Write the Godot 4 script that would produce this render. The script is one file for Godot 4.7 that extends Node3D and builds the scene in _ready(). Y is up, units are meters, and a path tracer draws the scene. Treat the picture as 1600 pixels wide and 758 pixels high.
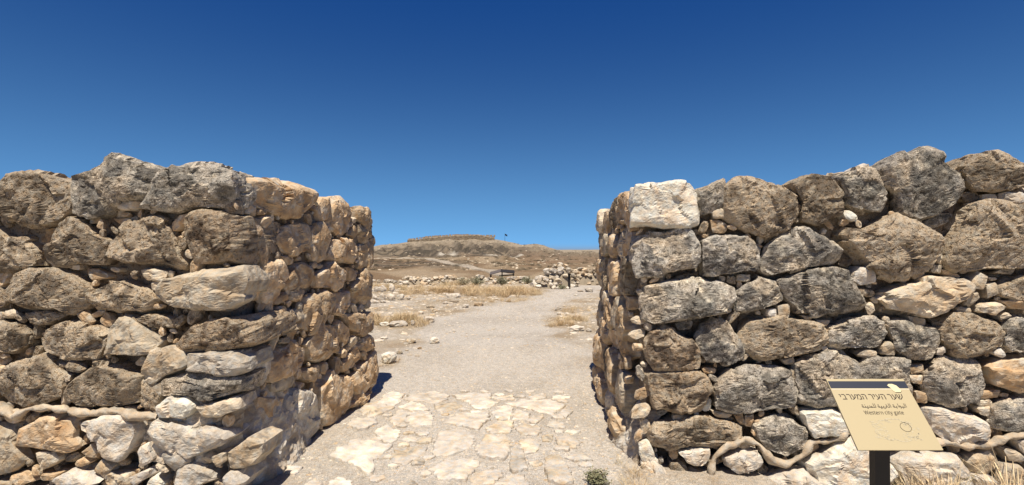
extends Node3D

# Dry-stone city gate: two rough walls, a gravel path between them, a bare hill with a fortress behind.
# Ground positions are written as (x, d): d metres straight ahead, so z = -d.

var rng := RandomNumberGenerator.new()
var noise := FastNoiseLite.new()
var cells := FastNoiseLite.new()
var mats := {}
var wall: Node3D
var plane := Transform3D()
var batter := Vector2()
var covered: Array = []
var pavers: Array = []
var pavement: Node3D
var rubble := {}

const RIDGE := [Vector2(-1.2, 386), Vector2(-0.34, 387), Vector2(-0.275, 386), Vector2(-0.25, 382.5), Vector2(-0.225, 380.5), Vector2(-0.205, 378.6), Vector2(-0.16, 375.5), Vector2(-0.125, 372.5), Vector2(-0.08, 371), Vector2(-0.034, 374), Vector2(-0.02, 375.6), Vector2(0.0, 378.5), Vector2(0.02, 382), Vector2(0.047, 381.4), Vector2(0.06, 383.5), Vector2(0.075, 388), Vector2(0.1, 393.5), Vector2(0.13, 394), Vector2(1.2, 393)]
const FALL := [Vector2(0, 0), Vector2(22, 0), Vector2(30, -0.3), Vector2(45, -1.7), Vector2(80, -3.5), Vector2(110, -3.3), Vector2(135, -2.9), Vector2(170, -2.1), Vector2(182, -1.7)]
const TRACK := [Vector3(-4, -0.3, 1.5), Vector3(3, -0.3, 1.3), Vector3(6.4, -0.25, 1.25), Vector3(8, -0.35, 1.3), Vector3(11.6, -0.6, 1.35), Vector3(13.3, -0.07, 1.15), Vector3(15, 0.3, 1.0), Vector3(16.8, 1.43, 0.85), Vector3(20, 2.4, 0.9), Vector3(22.5, 3.7, 1.0), Vector3(26, 6.5, 1.1), Vector3(32, 12, 1.2)]


func _ready():
	var camera := Camera3D.new()
	camera.name = "camera"
	camera.fov = 50.7
	camera.near = 0.05
	camera.far = 6000.0
	camera.position = Vector3(0, 1.6, 0)
	camera.rotation_degrees = Vector3(0.79, 0, 0)
	add_child(camera)
	camera.current = true
	var env := Environment.new()
	env.background_mode = Environment.BG_SKY
	var sky_mat := ProceduralSkyMaterial.new()
	sky_mat.sky_top_color = Color(0.032, 0.21, 0.455)
	sky_mat.sky_horizon_color = Color(0.42, 0.65, 0.85)
	sky_mat.sky_curve = 0.11
	sky_mat.ground_horizon_color = Color(0.55, 0.52, 0.47)
	sky_mat.ground_bottom_color = Color(0.5, 0.45, 0.38)
	var sky := Sky.new()
	sky.sky_material = sky_mat
	env.sky = sky
	env.tonemap_mode = Environment.TONE_MAPPER_LINEAR
	env.tonemap_exposure = 1.3
	env.sdfgi_enabled = true
	env.ssao_enabled = true
	env.ssil_enabled = true
	var world := WorldEnvironment.new()
	world.name = "world_environment"
	world.environment = env
	add_child(world)
	var sun := DirectionalLight3D.new()
	sun.name = "sun"
	sun.light_color = Color(1.0, 0.955, 0.89)
	sun.light_energy = 1.6
	sun.light_angular_distance = 0.5
	sun.shadow_enabled = true
	add_child(sun)
	sun.look_at_from_position(Vector3.ZERO, Vector3(0.018, -0.925, -0.38), Vector3.UP)

	rng.seed = 41
	noise.seed = 7
	noise.noise_type = FastNoiseLite.TYPE_SIMPLEX_SMOOTH
	noise.frequency = 1.0
	noise.fractal_type = FastNoiseLite.FRACTAL_NONE
	cells.seed = 3
	cells.noise_type = FastNoiseLite.TYPE_CELLULAR
	cells.frequency = 1.0
	cells.fractal_type = FastNoiseLite.FRACTAL_NONE
	make_materials()
	make_rubble()

	make_ground()
	make_track()
	make_fortress()
	make_left_wall()
	make_right_wall()
	make_pavement()
	loose_stones()
	make_ruins()
	make_sign()
	make_shelter()
	make_marker_post()
	make_flag()
	make_plants()
	make_hillside()
	make_gravel()


# ---------------------------------------------------------------- helpers

func tag(o: Node, label: String, category := "", group := "", kind := ""):
	if label: o.set_meta("label", label)
	if category: o.set_meta("category", category)
	if group: o.set_meta("group", group)
	if kind: o.set_meta("kind", kind)


func holder(called: String, at := Vector3.ZERO) -> Node3D:
	var o := Node3D.new()
	o.name = called
	o.position = at
	add_child(o, true)
	return o


func put(called: String, mesh: Mesh, material: Material, parent: Node = self, where := Transform3D()) -> MeshInstance3D:
	var o := MeshInstance3D.new()
	o.name = called
	o.mesh = mesh
	if material: o.material_override = material
	o.transform = where
	parent.add_child(o, true)
	return o


func many(called: String, mesh: Mesh, material: Material, places: Array, tints: Array, parent: Node = self) -> MultiMeshInstance3D:
	var mm := MultiMesh.new()
	mm.transform_format = MultiMesh.TRANSFORM_3D
	mm.use_colors = tints.size() > 0
	mm.mesh = mesh
	mm.instance_count = places.size()
	for i in places.size():
		mm.set_instance_transform(i, places[i])
		if tints.size(): mm.set_instance_color(i, tints[i])
	var o := MultiMeshInstance3D.new()
	o.name = called
	o.multimesh = mm
	o.material_override = material
	o.set_meta("kind", "stuff")
	parent.add_child(o, true)
	return o


func surface(v: PackedVector3Array, index: PackedInt32Array, c := PackedColorArray(), flat := false) -> ArrayMesh:
	# INDEX runs counter-clockwise seen from outside; it is turned here
	if flat:
		var loose_v := PackedVector3Array()
		var loose_c := PackedColorArray()
		for i in index:
			loose_v.append(v[i])
			if c.size(): loose_c.append(c[i])
		v = loose_v
		c = loose_c
		index = PackedInt32Array(range(v.size()))
	var n := PackedVector3Array()
	n.resize(v.size())
	var turned := PackedInt32Array()
	turned.resize(index.size())
	for i in range(0, index.size(), 3):
		var a := index[i]
		var b := index[i + 1]
		var e := index[i + 2]
		var f := (v[b] - v[a]).cross(v[e] - v[a])
		n[a] += f
		n[b] += f
		n[e] += f
		turned[i] = a
		turned[i + 1] = e
		turned[i + 2] = b
	for i in n.size():
		n[i] = n[i].normalized() if n[i].length_squared() > 1e-20 else Vector3.UP
	var a := []
	a.resize(Mesh.ARRAY_MAX)
	a[Mesh.ARRAY_VERTEX] = v
	a[Mesh.ARRAY_NORMAL] = n
	a[Mesh.ARRAY_INDEX] = turned
	if c.size(): a[Mesh.ARRAY_COLOR] = c
	var m := ArrayMesh.new()
	m.add_surface_from_arrays(Mesh.PRIMITIVE_TRIANGLES, a)
	return m


func box_into(st: SurfaceTool, centre: Vector3, size: Vector3, turn := Basis()):
	var b := BoxMesh.new()
	b.size = size
	st.append_from(b, 0, Transform3D(turn, centre))


func box(size: Vector3, centre := Vector3.ZERO, turn := Basis()) -> ArrayMesh:
	var st := SurfaceTool.new()
	st.begin(Mesh.PRIMITIVE_TRIANGLES)
	box_into(st, centre, size, turn)
	return st.commit()


func n3(p: Vector3) -> float:
	return noise.get_noise_3dv(p)


func along(keys: Array, x: float) -> float:
	for i in range(1, keys.size()):
		if x < keys[i].x:
			var t := clampf((x - keys[i - 1].x) / (keys[i].x - keys[i - 1].x), 0.0, 1.0)
			return lerpf(keys[i - 1].y, keys[i].y, t * t * (3.0 - 2.0 * t) * 0.5 + t * 0.5)
	return keys[-1].y


# ---------------------------------------------------------------- materials

func grey_map(seed: int, frequency: float, octaves: int, size := 768, kind := FastNoiseLite.TYPE_SIMPLEX_SMOOTH, gain := 0.55) -> PackedByteArray:
	var f := FastNoiseLite.new()
	f.seed = seed
	f.noise_type = kind
	f.frequency = frequency
	if kind == FastNoiseLite.TYPE_CELLULAR:
		f.cellular_return_type = FastNoiseLite.RETURN_DISTANCE2_SUB
	f.fractal_type = FastNoiseLite.FRACTAL_FBM
	f.fractal_octaves = octaves
	f.fractal_gain = gain
	var im := f.get_seamless_image(size, size, false, false, 0.12, true)
	im.convert(Image.FORMAT_L8)
	return im.get_data()


func picture(data: PackedByteArray, format: int, size := 768) -> ImageTexture:
	return ImageTexture.create_from_image(Image.create_from_data(size, size, false, format, data))


func rough_material(color: PackedByteArray, relief: PackedByteArray, tile: float, depth: float, size := 768) -> StandardMaterial3D:
	var m := StandardMaterial3D.new()
	m.albedo_texture = picture(color, Image.FORMAT_RGB8, size)
	m.vertex_color_use_as_albedo = true
	m.roughness = 0.95
	m.metallic_specular = 0.25
	m.uv1_triplanar = true
	m.uv1_world_triplanar = true
	m.uv1_triplanar_sharpness = 4.0
	m.uv1_scale = Vector3.ONE / tile
	m.heightmap_enabled = true
	m.heightmap_texture = picture(relief, Image.FORMAT_L8, size)
	m.heightmap_scale = depth
	return m


func make_materials():
	var size := 768
	var fine := grey_map(1, 0.045, 4, size)
	var blot := grey_map(2, 0.013, 4, size)
	var spot := grey_map(3, 0.03, 3, size)
	var crack := grey_map(4, 0.016, 2, size, FastNoiseLite.TYPE_CELLULAR)
	var grain := grey_map(5, 0.17, 2, size)
	var total := size * size
	var color := {}
	var relief := {}
	for k in ["lichen", "pitted", "chalk", "gravel"]:
		var c := PackedByteArray()
		c.resize(total * 3)
		var h := PackedByteArray()
		h.resize(total)
		for i in total:
			var f := fine[i] / 255.0
			var b := blot[i] / 255.0
			var s := spot[i] / 255.0
			var g := grain[i] / 255.0
			var cr := crack[i] / 255.0
			var v: float
			var warm := 0.0
			var up: float
			if k == "lichen":
				var dark := smoothstep(0.54, 0.66, s * 0.55 + f * 0.45)
				var pale := smoothstep(0.56, 0.66, (1.0 - s) * 0.5 + b * 0.3 + g * 0.2)
				v = 0.78 + 0.55 * (g - 0.5) - 0.22 * dark + 0.2 * pale
				warm = 0.06 * (b - 0.5) - 0.03 * pale
				up = 0.5 + 0.4 * (f - 0.5) + 0.35 * (g - 0.5) - 0.2 * dark
			elif k == "pitted":
				var pit := smoothstep(0.55, 0.75, f * 0.6 + s * 0.4)
				v = 0.78 + 0.52 * (g - 0.5) - 0.2 * pit + 0.18 * (b - 0.5)
				warm = 0.10 * (s - 0.5)
				up = 0.7 - 0.55 * pit + 0.3 * (g - 0.5)
			elif k == "chalk":
				var line := smoothstep(0.0, 0.05, cr)
				v = 0.86 + 0.14 * (g - 0.5) + 0.2 * (b - 0.5) - 0.10 * (1.0 - line) * smoothstep(0.45, 0.6, b)
				warm = 0.10 * (s - 0.45)
				up = 0.4 + 0.45 * (f - 0.5) + 0.2 * (g - 0.5) + 0.2 * cr
			else:
				var stone := smoothstep(0.05, 0.5, cr)
				v = 0.8 + 0.5 * (g - 0.5) + 0.2 * (f - 0.5) + 0.12 * (b - 0.5)
				warm = 0.05 * (s - 0.5)
				up = 0.5 * g + 0.35 * f + 0.15 * stone
			c[i * 3] = int(clampf(v + warm, 0.05, 1.0) * 255.0)
			c[i * 3 + 1] = int(clampf(v, 0.05, 1.0) * 255.0)
			c[i * 3 + 2] = int(clampf(v - warm * 1.2, 0.05, 1.0) * 255.0)
			h[i] = int(clampf(up, 0.0, 1.0) * 255.0)
		color[k] = c
		relief[k] = h
	mats.lichen = rough_material(color.lichen, relief.lichen, 1.15, 1.1)
	mats.pitted = rough_material(color.pitted, relief.pitted, 1.05, 1.3)
	mats.chalk = rough_material(color.chalk, relief.chalk, 1.3, 1.0)
	mats.gravel = rough_material(color.gravel, relief.gravel, 1.1, 1.2)
	mats.hill = rough_material(color.gravel, relief.gravel, 23.0, 14.0)
	for t in {"g": "lichen", "l": "lichen", "b": "pitted", "p": "pitted", "t": "chalk", "c": "chalk", "w": "chalk", "m": "chalk"}:
		mats[t] = mats[{"g": "lichen", "l": "lichen", "b": "pitted", "p": "pitted", "t": "chalk", "c": "chalk", "w": "chalk", "m": "chalk"}[t]]
	mats.grass = StandardMaterial3D.new()
	mats.grass.vertex_color_use_as_albedo = true
	mats.grass.roughness = 0.9
	mats.grass.backlight_enabled = true
	mats.grass.backlight = Color(0.25, 0.2, 0.1)
	mats.post = plain(Color(0.085, 0.065, 0.055), 0.55)
	mats.cream = plain(Color(0.69, 0.637, 0.50), 0.55)
	mats.navy = plain(Color(0.125, 0.15, 0.215), 0.5)
	mats.ink = plain(Color(0.2, 0.165, 0.13), 0.7)
	mats.faint = plain(Color(0.71, 0.67, 0.56), 0.7)
	mats.pale = plain(Color(0.9, 0.88, 0.82), 0.6)
	mats.timber = plain(Color(0.12, 0.10, 0.085), 0.9)
	mats.sheet = plain(Color(0.36, 0.33, 0.31), 0.7)
	mats.cloth = plain(Color(0.10, 0.13, 0.22), 0.9)


func plain(c: Color, rough: float) -> StandardMaterial3D:
	var m := StandardMaterial3D.new()
	m.albedo_color = c
	m.roughness = rough
	return m


# ---------------------------------------------------------------- stones

func stone_color(ty: String, p: Vector3, shift: float, face := 0.6) -> Color:
	var q := p + Vector3(shift, shift * 0.7, -shift)
	var a := n3(q * 5.0) * 0.6 + n3(q * 13.0) * 0.4
	var b := n3(q * 9.0 + Vector3(7, 3, 1)) * 0.6 + n3(q * 26.0) * 0.4
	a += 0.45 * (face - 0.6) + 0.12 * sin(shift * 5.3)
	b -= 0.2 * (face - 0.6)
	var own := 1.0 + 0.16 * sin(shift * 12.9)
	var c: Color
	match ty:
		"g": c = Color(0.56, 0.50, 0.41).lerp(Color(0.27, 0.245, 0.205), smoothstep(-0.05, 0.3, a)).lerp(Color(0.75, 0.66, 0.51), smoothstep(0.2, 0.5, b))
		"l": c = Color(0.56, 0.51, 0.43).lerp(Color(0.21, 0.19, 0.165), smoothstep(0.0, 0.25, a)).lerp(Color(0.74, 0.66, 0.53), smoothstep(0.12, 0.38, b))
		"b": c = Color(0.58, 0.47, 0.335).lerp(Color(0.27, 0.215, 0.155), smoothstep(-0.05, 0.3, a)).lerp(Color(0.68, 0.56, 0.40), smoothstep(0.18, 0.5, b))
		"p": c = Color(0.62, 0.48, 0.33).lerp(Color(0.19, 0.14, 0.10), smoothstep(0.0, 0.3, a)).lerp(Color(0.70, 0.575, 0.41), smoothstep(0.15, 0.45, b))
		"t": c = Color(0.68, 0.515, 0.335).lerp(Color(0.55, 0.385, 0.23), smoothstep(-0.1, 0.5, a)).lerp(Color(0.78, 0.68, 0.53), smoothstep(0.1, 0.5, b))
		"c": c = Color(0.72, 0.625, 0.48).lerp(Color(0.58, 0.46, 0.315), smoothstep(0.0, 0.5, a)).lerp(Color(0.42, 0.37, 0.30), smoothstep(0.28, 0.5, b))
		"w": c = Color(0.82, 0.75, 0.64).lerp(Color(0.74, 0.63, 0.49), smoothstep(0.1, 0.5, a)).lerp(Color(0.6, 0.55, 0.48), smoothstep(0.3, 0.55, b))
		_: c = Color(0.58, 0.525, 0.44).lerp(Color(0.70, 0.64, 0.54), smoothstep(-0.1, 0.4, a)).lerp(Color(0.43, 0.39, 0.33), smoothstep(0.15, 0.5, b))
	return Color(minf(c.r * own, 0.9), minf(c.g * own, 0.88), minf(c.b * own, 0.84))


func rock(poly: PackedVector2Array, push: float, depth: float, ty: String, shift: float, cell := 0.02, cuts := 7, wild := 1.0, flat := false) -> ArrayMesh:
	# POLY: the outline round its centre; the stone bulges PUSH in front of it and goes DEPTH behind
	var around := 0.0
	var far := 0.0
	for i in poly.size():
		around += poly[i].distance_to(poly[(i + 1) % poly.size()])
		far = maxf(far, poly[i].length())
	var size := around / TAU
	var jitter := RandomNumberGenerator.new()
	jitter.seed = int(shift * 777.0) + 1
	var n := clampi(int(around / cell / 4.0), 3, 34)
	var seg := n * 4
	var bulge := clampf(size * 0.1, 0.005, 0.026)
	var edge := clampf(size * 0.1, 0.005, 0.022)
	var v := PackedVector3Array()
	var out := PackedVector3Array()
	# the face: a square grid drawn out to the outline
	for i in n + 1:
		for j in n + 1:
			var a := 2.0 * i / n - 1.0
			var b := 2.0 * j / n - 1.0
			var r := maxf(absf(a), absf(b))
			var t := 0.0
			if r > 0.0:
				if absf(a) >= absf(b): t = PI / 4.0 * b / a + (PI if a < 0.0 else 0.0)
				else: t = PI / 2.0 - PI / 4.0 * a / b + (PI if b < 0.0 else 0.0)
			var dir := Vector2.from_angle(t)
			var p := dir * reach_of(poly, dir, far, size) * r
			if r < 0.99: p += Vector2(jitter.randf_range(-1, 1), jitter.randf_range(-1, 1)) * size / n * 0.4 * minf(1.0, (1.0 - r) * n * 0.5)
			v.append(Vector3(p.x, p.y, push + bulge * (1.0 - pow(r, 3.0)) - edge * smoothstep(0.86, 1.0, r) * 0.8))
			var side := pow(r, 6.0)
			out.append(Vector3(dir.x * side, dir.y * side, 1.02 - side).normalized())
	var rim := PackedInt32Array()
	for i in n: rim.append(i * (n + 1))
	for j in n: rim.append(n * (n + 1) + j)
	for i in n: rim.append((n - i) * (n + 1) + n)
	for j in n: rim.append(n - j)
	var sides := clampi(int((depth + push) / cell * 0.4), 2, 9)
	var base := v.size()
	for k in range(1, sides + 1):
		var t := float(k) / sides
		for e in rim:
			var p := v[e]
			var f := 1.02 - 0.16 * t * t
			v.append(Vector3(p.x * f, p.y * f, lerpf(push - edge, -depth, t)))
			out.append(Vector3(p.x, p.y, 0).normalized())
	v.append(Vector3(0, 0, -depth))
	out.append(Vector3(0, 0, -1))
	var pick := RandomNumberGenerator.new()
	pick.seed = int(shift * 1000.0) + 5
	for k in cuts:
		var a := pick.randf() * TAU
		var c := pick.randf_range(0.05, 0.9) if k > 1 else pick.randf_range(0.93, 0.995)
		var cut := Vector3(cos(a) * sqrt(1.0 - c * c), sin(a) * sqrt(1.0 - c * c), c)
		var most := -10.0
		for p in v: most = maxf(most, cut.dot(p))
		var lim := most - size * pick.randf_range(0.03, 0.17) if k > 1 else most - bulge * pick.randf_range(0.7, 1.1)
		for i in v.size():
			var over := cut.dot(v[i]) - lim
			if over > 0.0: v[i] -= cut * over * 0.95
	# broken facets: every point belongs to the nearest of a few spots, each with a tilt of its own
	var spots: Array[Vector3] = []
	var tilts: Array[Vector3] = []
	var lifts: Array[float] = []
	var fresh: Array[bool] = []
	for k in clampi(int(size / 0.025) + 4, 6, 15):
		spots.append(v[pick.randi() % v.size()])
		tilts.append(Vector3(pick.randf_range(-1, 1), pick.randf_range(-1, 1), pick.randf_range(-1, 1)) * 0.3 * wild)
		fresh.append(pick.randf() < 0.22)
		lifts.append(pick.randf_range(-0.035, 0.02) * size * wild)
	var color := PackedColorArray()
	var q0 := Vector3(shift, -shift * 1.3, shift * 0.4)
	var pitted := ty in ["b", "p", "g", "l"]
	var small := minf(1.0, size * 8.0)
	for i in v.size():
		var p := v[i]
		var q := p + q0
		var warp := p + Vector3(n3(q * (1.6 / size)), n3(q * (1.6 / size) + Vector3(4, 4, 4)), 0) * size * 0.1
		var near := 1e9
		var best := 0
		for k in spots.size():
			var e := warp.distance_squared_to(spots[k])
			if e < near:
				near = e
				best = k
		var d := clampf(tilts[best].dot(warp - spots[best]) + lifts[best], -0.08 * size, 0.05 * size)
		d += n3(q * (0.75 / size)) * 0.03 * size * wild
		d += (n3(q * 20.0) * 0.0034 + n3(q * 45.0) * 0.0018) * small
		if pitted: d -= maxf(0.0, n3(q * 30.0 + Vector3(3, 8, 2)) - 0.25) * 0.015 * small
		v[i] = p + out[i] * d
		var tone := stone_color(ty, p, shift, out[i].z)
		if pitted and fresh[best]: tone = tone.lerp(Color(0.70, 0.575, 0.42), 0.6 + 0.4 * n3(q * 15.0))
		color.append(tone)
	var index := PackedInt32Array()
	for i in n:
		for j in n:
			var k := i * (n + 1) + j
			if (i * 7 + j * 5 + i * j) % 3 == 0: index.append_array([k, k + n + 1, k + 1, k + 1, k + n + 1, k + n + 2])
			else: index.append_array([k, k + n + 1, k + n + 2, k, k + n + 2, k + 1])
	for k in sides:
		for e in seg:
			var f := (e + 1) % seg
			var a := rim[e] if k == 0 else base + (k - 1) * seg + e
			var b := rim[f] if k == 0 else base + (k - 1) * seg + f
			var c := base + k * seg + e
			var d := base + k * seg + f
			index.append_array([a, c, d, a, d, b])
	for e in seg: index.append_array([base + (sides - 1) * seg + e, v.size() - 1, base + (sides - 1) * seg + (e + 1) % seg])
	return surface(v, index, color, flat)


func reach_of(poly: PackedVector2Array, dir: Vector2, far: float, size: float) -> float:
	var best := size * 0.4
	var end := dir * far * 2.0
	for i in poly.size():
		var hit = Geometry2D.segment_intersects_segment(Vector2.ZERO, end, poly[i], poly[(i + 1) % poly.size()])
		if hit != null: best = maxf(best, (hit as Vector2).length())
	return best


func blob(radius: float, squash: float, sides: int, pick: RandomNumberGenerator) -> PackedVector2Array:
	var p := PackedVector2Array()
	var turn := pick.randf() * TAU
	for i in sides:
		var a := turn + TAU * (i + pick.randf_range(-0.3, 0.3)) / sides
		p.append(Vector2(cos(a), sin(a) * squash) * radius * pick.randf_range(0.8, 1.12))
	return p


func make_rubble():
	# a few unit stones (about 1 m across) of every colour, for heaps, chinks and loose stones; Y is up in them
	var pick := RandomNumberGenerator.new()
	pick.seed = 99
	for ty in ["w", "c", "t", "m", "b", "g"]:
		rubble[ty] = []
		for k in 5:
			var shape := blob(0.5, pick.randf_range(0.65, 0.95), pick.randi_range(6, 8), pick)
			var m := rock(shape, 0.22, 0.3, ty, pick.randf() * 40.0, 0.13, 12, 1.5, true)
			rubble[ty].append(m)


func stone(ty: String, depth: float, push: float, list: Array):
	var poly := PackedVector2Array()
	for i in range(0, list.size(), 2): poly.append(Vector2(list[i], list[i + 1]) / 100.0)
	lay(ty, depth / 100.0, push / 100.0, poly)


func lay(ty: String, depth: float, push: float, poly: PackedVector2Array, cell := 0.0, called := "stone"):
	var low := poly[0]
	var high := poly[0]
	for p in poly:
		low = low.min(p)
		high = high.max(p)
	var mid := (low + high) * 0.5
	if poly.size() < 3: return
	var local := PackedVector2Array()
	for p in poly: local.append((p - mid) * 1.03)
	if covered != null: covered.append([poly, low, high])
	var size := (high - low).length()
	var mesh := rock(local, push, depth, ty, rng.randf() * 50.0, cell if cell > 0.0 else 0.0125, 7, 1.0, true)
	var at := plane * Vector3(mid.x, mid.y, batter.x - batter.y * mid.y)
	put(called, mesh, mats[ty], wall, Transform3D(plane.basis, at))


func face(origin: Vector2, dir: Vector2, lean: Vector2):
	# the plane of one wall face: ORIGIN and DIR as (x, d), relative to the wall's own foot
	var u := Vector3(dir.x, 0, -dir.y).normalized()
	plane = Transform3D(Basis(u, Vector3.UP, Vector3(-u.z, 0, u.x)), Vector3(origin.x, 0, -origin.y) - wall.position)
	batter = lean
	covered = []


func courses(u0: float, u1: float, top: float, kinds: String, cell := 0.03, tops := true):
	# rows of irregular stones where no single stone can be made out
	var v := 0.0
	while v < top - 0.08:
		var tall := minf(rng.randf_range(0.2, 0.42), top - v)
		if top - v - tall < 0.12: tall = top - v
		var u := u0 - rng.randf_range(0.0, 0.15)
		while u < u1:
			var wide := rng.randf_range(0.26, 0.62)
			if u + wide > u1 - 0.15: wide = u1 - u
			var poly := PackedVector2Array()
			var g := 0.014
			var lift := rng.randf_range(-0.04, 0.05) if v > 0.05 else 0.0
			for c in [Vector2(0.5, 0.0), Vector2(0.88, 0.04), Vector2(1, 0.3), Vector2(0.98, 0.75), Vector2(0.8, 1), Vector2(0.4, 1.0), Vector2(0.08, 0.92), Vector2(0, 0.6), Vector2(0.05, 0.12)]:
				var q := Vector2(u + g + (wide - 2.0 * g) * c.x, v + g + (tall - 2.0 * g) * c.y + lift)
				poly.append(q + Vector2(rng.randf_range(-0.025, 0.025), rng.randf_range(-0.025, 0.025)))
			lay(kinds[rng.randi() % kinds.length()], rng.randf_range(0.22, 0.34), rng.randf_range(-0.01, 0.075), poly, cell)
			u += wide
		v += tall


func chinks(u0: float, u1: float, tries: int, kinds: String, small := 0.03, big := 0.075):
	# little stones wedged in the gaps between the large ones
	var made: Array = []
	for n in tries:
		var p := Vector2(rng.randf_range(u0, u1), rng.randf_range(0.02, 2.2))
		var clear := 10.0
		var above := false
		for c in covered:
			if p.x > c[1].x - 0.02 and p.x < c[2].x + 0.02 and p.y < c[2].y - 0.12: above = true
			if p.x < c[1].x - 0.1 or p.x > c[2].x + 0.1 or p.y < c[1].y - 0.1 or p.y > c[2].y + 0.1: continue
			if Geometry2D.is_point_in_polygon(p, c[0]):
				clear = -1.0
				break
			for i in c[0].size():
				clear = minf(clear, p.distance_to(Geometry2D.get_closest_point_to_segment(p, c[0][i], c[0][(i + 1) % c[0].size()])))
		if clear < 0.008 or not above: continue
		var r := clampf(clear * 1.25, small * 0.5, big)
		var free := true
		for m in made:
			if p.distance_to(Vector2(m.x, m.y)) < (m.z + r) * 0.8: free = false
		if not free: continue
		made.append(Vector3(p.x, p.y, r))
	made.sort_custom(func(a, b): return a.z > b.z)
	if made.size() > 130: made.resize(130)
	for m in made:
		var ty := kinds[rng.randi() % kinds.length()]
		var turn := Basis(Vector3(0, 0, 1), rng.randf() * TAU) * Basis(Vector3(1, 0, 0), rng.randf_range(-0.5, 0.5))
		var sized: Basis = plane.basis * turn * Basis().scaled(Vector3(rng.randf_range(1.9, 3.2), rng.randf_range(1.6, 2.4), 2.2) * m.z)
		put("small_stone", rubble[ty][rng.randi() % 5], mats[ty], wall, Transform3D(sized, plane * Vector3(m.x, m.y, batter.x - batter.y * m.y - 0.055 + rng.randf() * 0.05)))


func core(corners: Array, top: float):
	# the earth and rubble inside a wall: CORNERS as (x, d), counter-clockwise seen from above
	var v := PackedVector3Array()
	var c := PackedColorArray()
	var index := PackedInt32Array()
	var rows := int(top / 0.11)
	for e in 4:
		var a: Vector2 = corners[e]
		var b: Vector2 = corners[(e + 1) % 4]
		var cols := maxi(2, int(a.distance_to(b) / 0.11))
		var first := v.size()
		for i in cols + 1:
			for j in rows + 1:
				var p := a.lerp(b, float(i) / cols)
				v.append(Vector3(p.x, top * j / rows - 0.05, -p.y))
		for i in cols:
			for j in rows:
				var k := first + i * (rows + 1) + j
				index.append_array([k, k + rows + 1, k + rows + 2, k, k + rows + 2, k + 1])
	var first := v.size()
	var cols := int(corners[0].distance_to(corners[1]) / 0.13)
	var deep := int(corners[1].distance_to(corners[2]) / 0.13)
	for i in cols + 1:
		for j in deep + 1:
			var p: Vector2 = corners[0].lerp(corners[1], float(i) / cols).lerp(corners[3].lerp(corners[2], float(i) / cols), float(j) / deep)
			v.append(Vector3(p.x, top - 0.05, -p.y))
	for i in cols:
		for j in deep:
			var k := first + i * (deep + 1) + j
			index.append_array([k, k + deep + 1, k + deep + 2, k, k + deep + 2, k + 1])
	for i in v.size():
		var p := v[i]
		v[i] = p + Vector3(n3(p * 4.0), n3(p * 4.0 + Vector3(9, 0, 0)) * 0.6, n3(p * 4.0 + Vector3(0, 9, 0))) * 0.04 - wall.position
		c.append(Color(0.50, 0.405, 0.295).lerp(Color(0.33, 0.26, 0.19), smoothstep(-0.3, 0.4, n3(p * 6.0))))
	put("rubble_core", surface(v, index, c), mats.pitted, wall)


func cap(corners: Array, top: float, count: int):
	# loose fill lying on the wall
	for ty in ["c", "b"]:
		var places: Array = []
		for n in count:
			var a := rng.randf()
			var b := rng.randf()
			var p: Vector2 = corners[0].lerp(corners[1], a).lerp(corners[3].lerp(corners[2], a), b)
			var s := rng.randf_range(0.1, 0.32)
			places.append(Transform3D(Basis.from_euler(Vector3(rng.randf_range(-1.9, -1.2), rng.randf() * TAU, 0)).scaled(Vector3.ONE * s), Vector3(p.x, top, -p.y) - wall.position))
		many("top_fill", rubble[ty][1], mats[ty], places, [], wall)


func ledge(points: Array, called: String):
	# the modern cement line that marks how high the original masonry stands
	var curve := Curve3D.new()
	for i in points.size():
		var p: Vector2 = points[i]
		var before: Vector2 = points[maxi(i - 1, 0)]
		var after: Vector2 = points[mini(i + 1, points.size() - 1)]
		var t := (after - before) * 0.17
		curve.add_point(Vector3(p.x, p.y, 0), Vector3(-t.x, -t.y, 0), Vector3(t.x, t.y, 0))
	var long := curve.get_baked_length()
	var steps := int(long / 0.025)
	var v := PackedVector3Array()
	var c := PackedColorArray()
	var index := PackedInt32Array()
	for i in steps + 1:
		var p := curve.sample_baked(long * i / steps)
		var q := curve.sample_baked(minf(long, long * i / steps + 0.03))
		var o := curve.sample_baked(maxf(0.0, long * i / steps - 0.03))
		var t := Vector2(q.x - o.x, q.y - o.y).normalized()
		var across := Vector3(-t.y, t.x, 0)
		var r := 0.0205 * (1.0 + 0.75 * noise.get_noise_2d(i * 0.21, 5.0 + points.size()))
		var out := 0.052 + 0.02 * noise.get_noise_2d(i * 0.12, 40.0)
		for j in 10:
			var a := TAU * j / 10.0
			var w := Vector3(p.x, p.y, batter.x - batter.y * p.y + out) + across * cos(a) * r + Vector3(0, 0, sin(a) * r * 1.5 - 0.02)
			w += Vector3(0, 1, 1) * (n3(w * 22.0) * 0.008 + n3(w * 55.0) * 0.004)
			v.append(plane * w)
			c.append(stone_color("m", w, 3.0) * Color(0.9, 0.84, 0.76))
	for i in steps:
		for j in 10:
			var a := i * 10 + j
			var b := i * 10 + (j + 1) % 10
			index.append_array([a, a + 10, b + 10, a, b + 10, b])
	put(called, surface(v, index, c), mats.chalk, wall)


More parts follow.
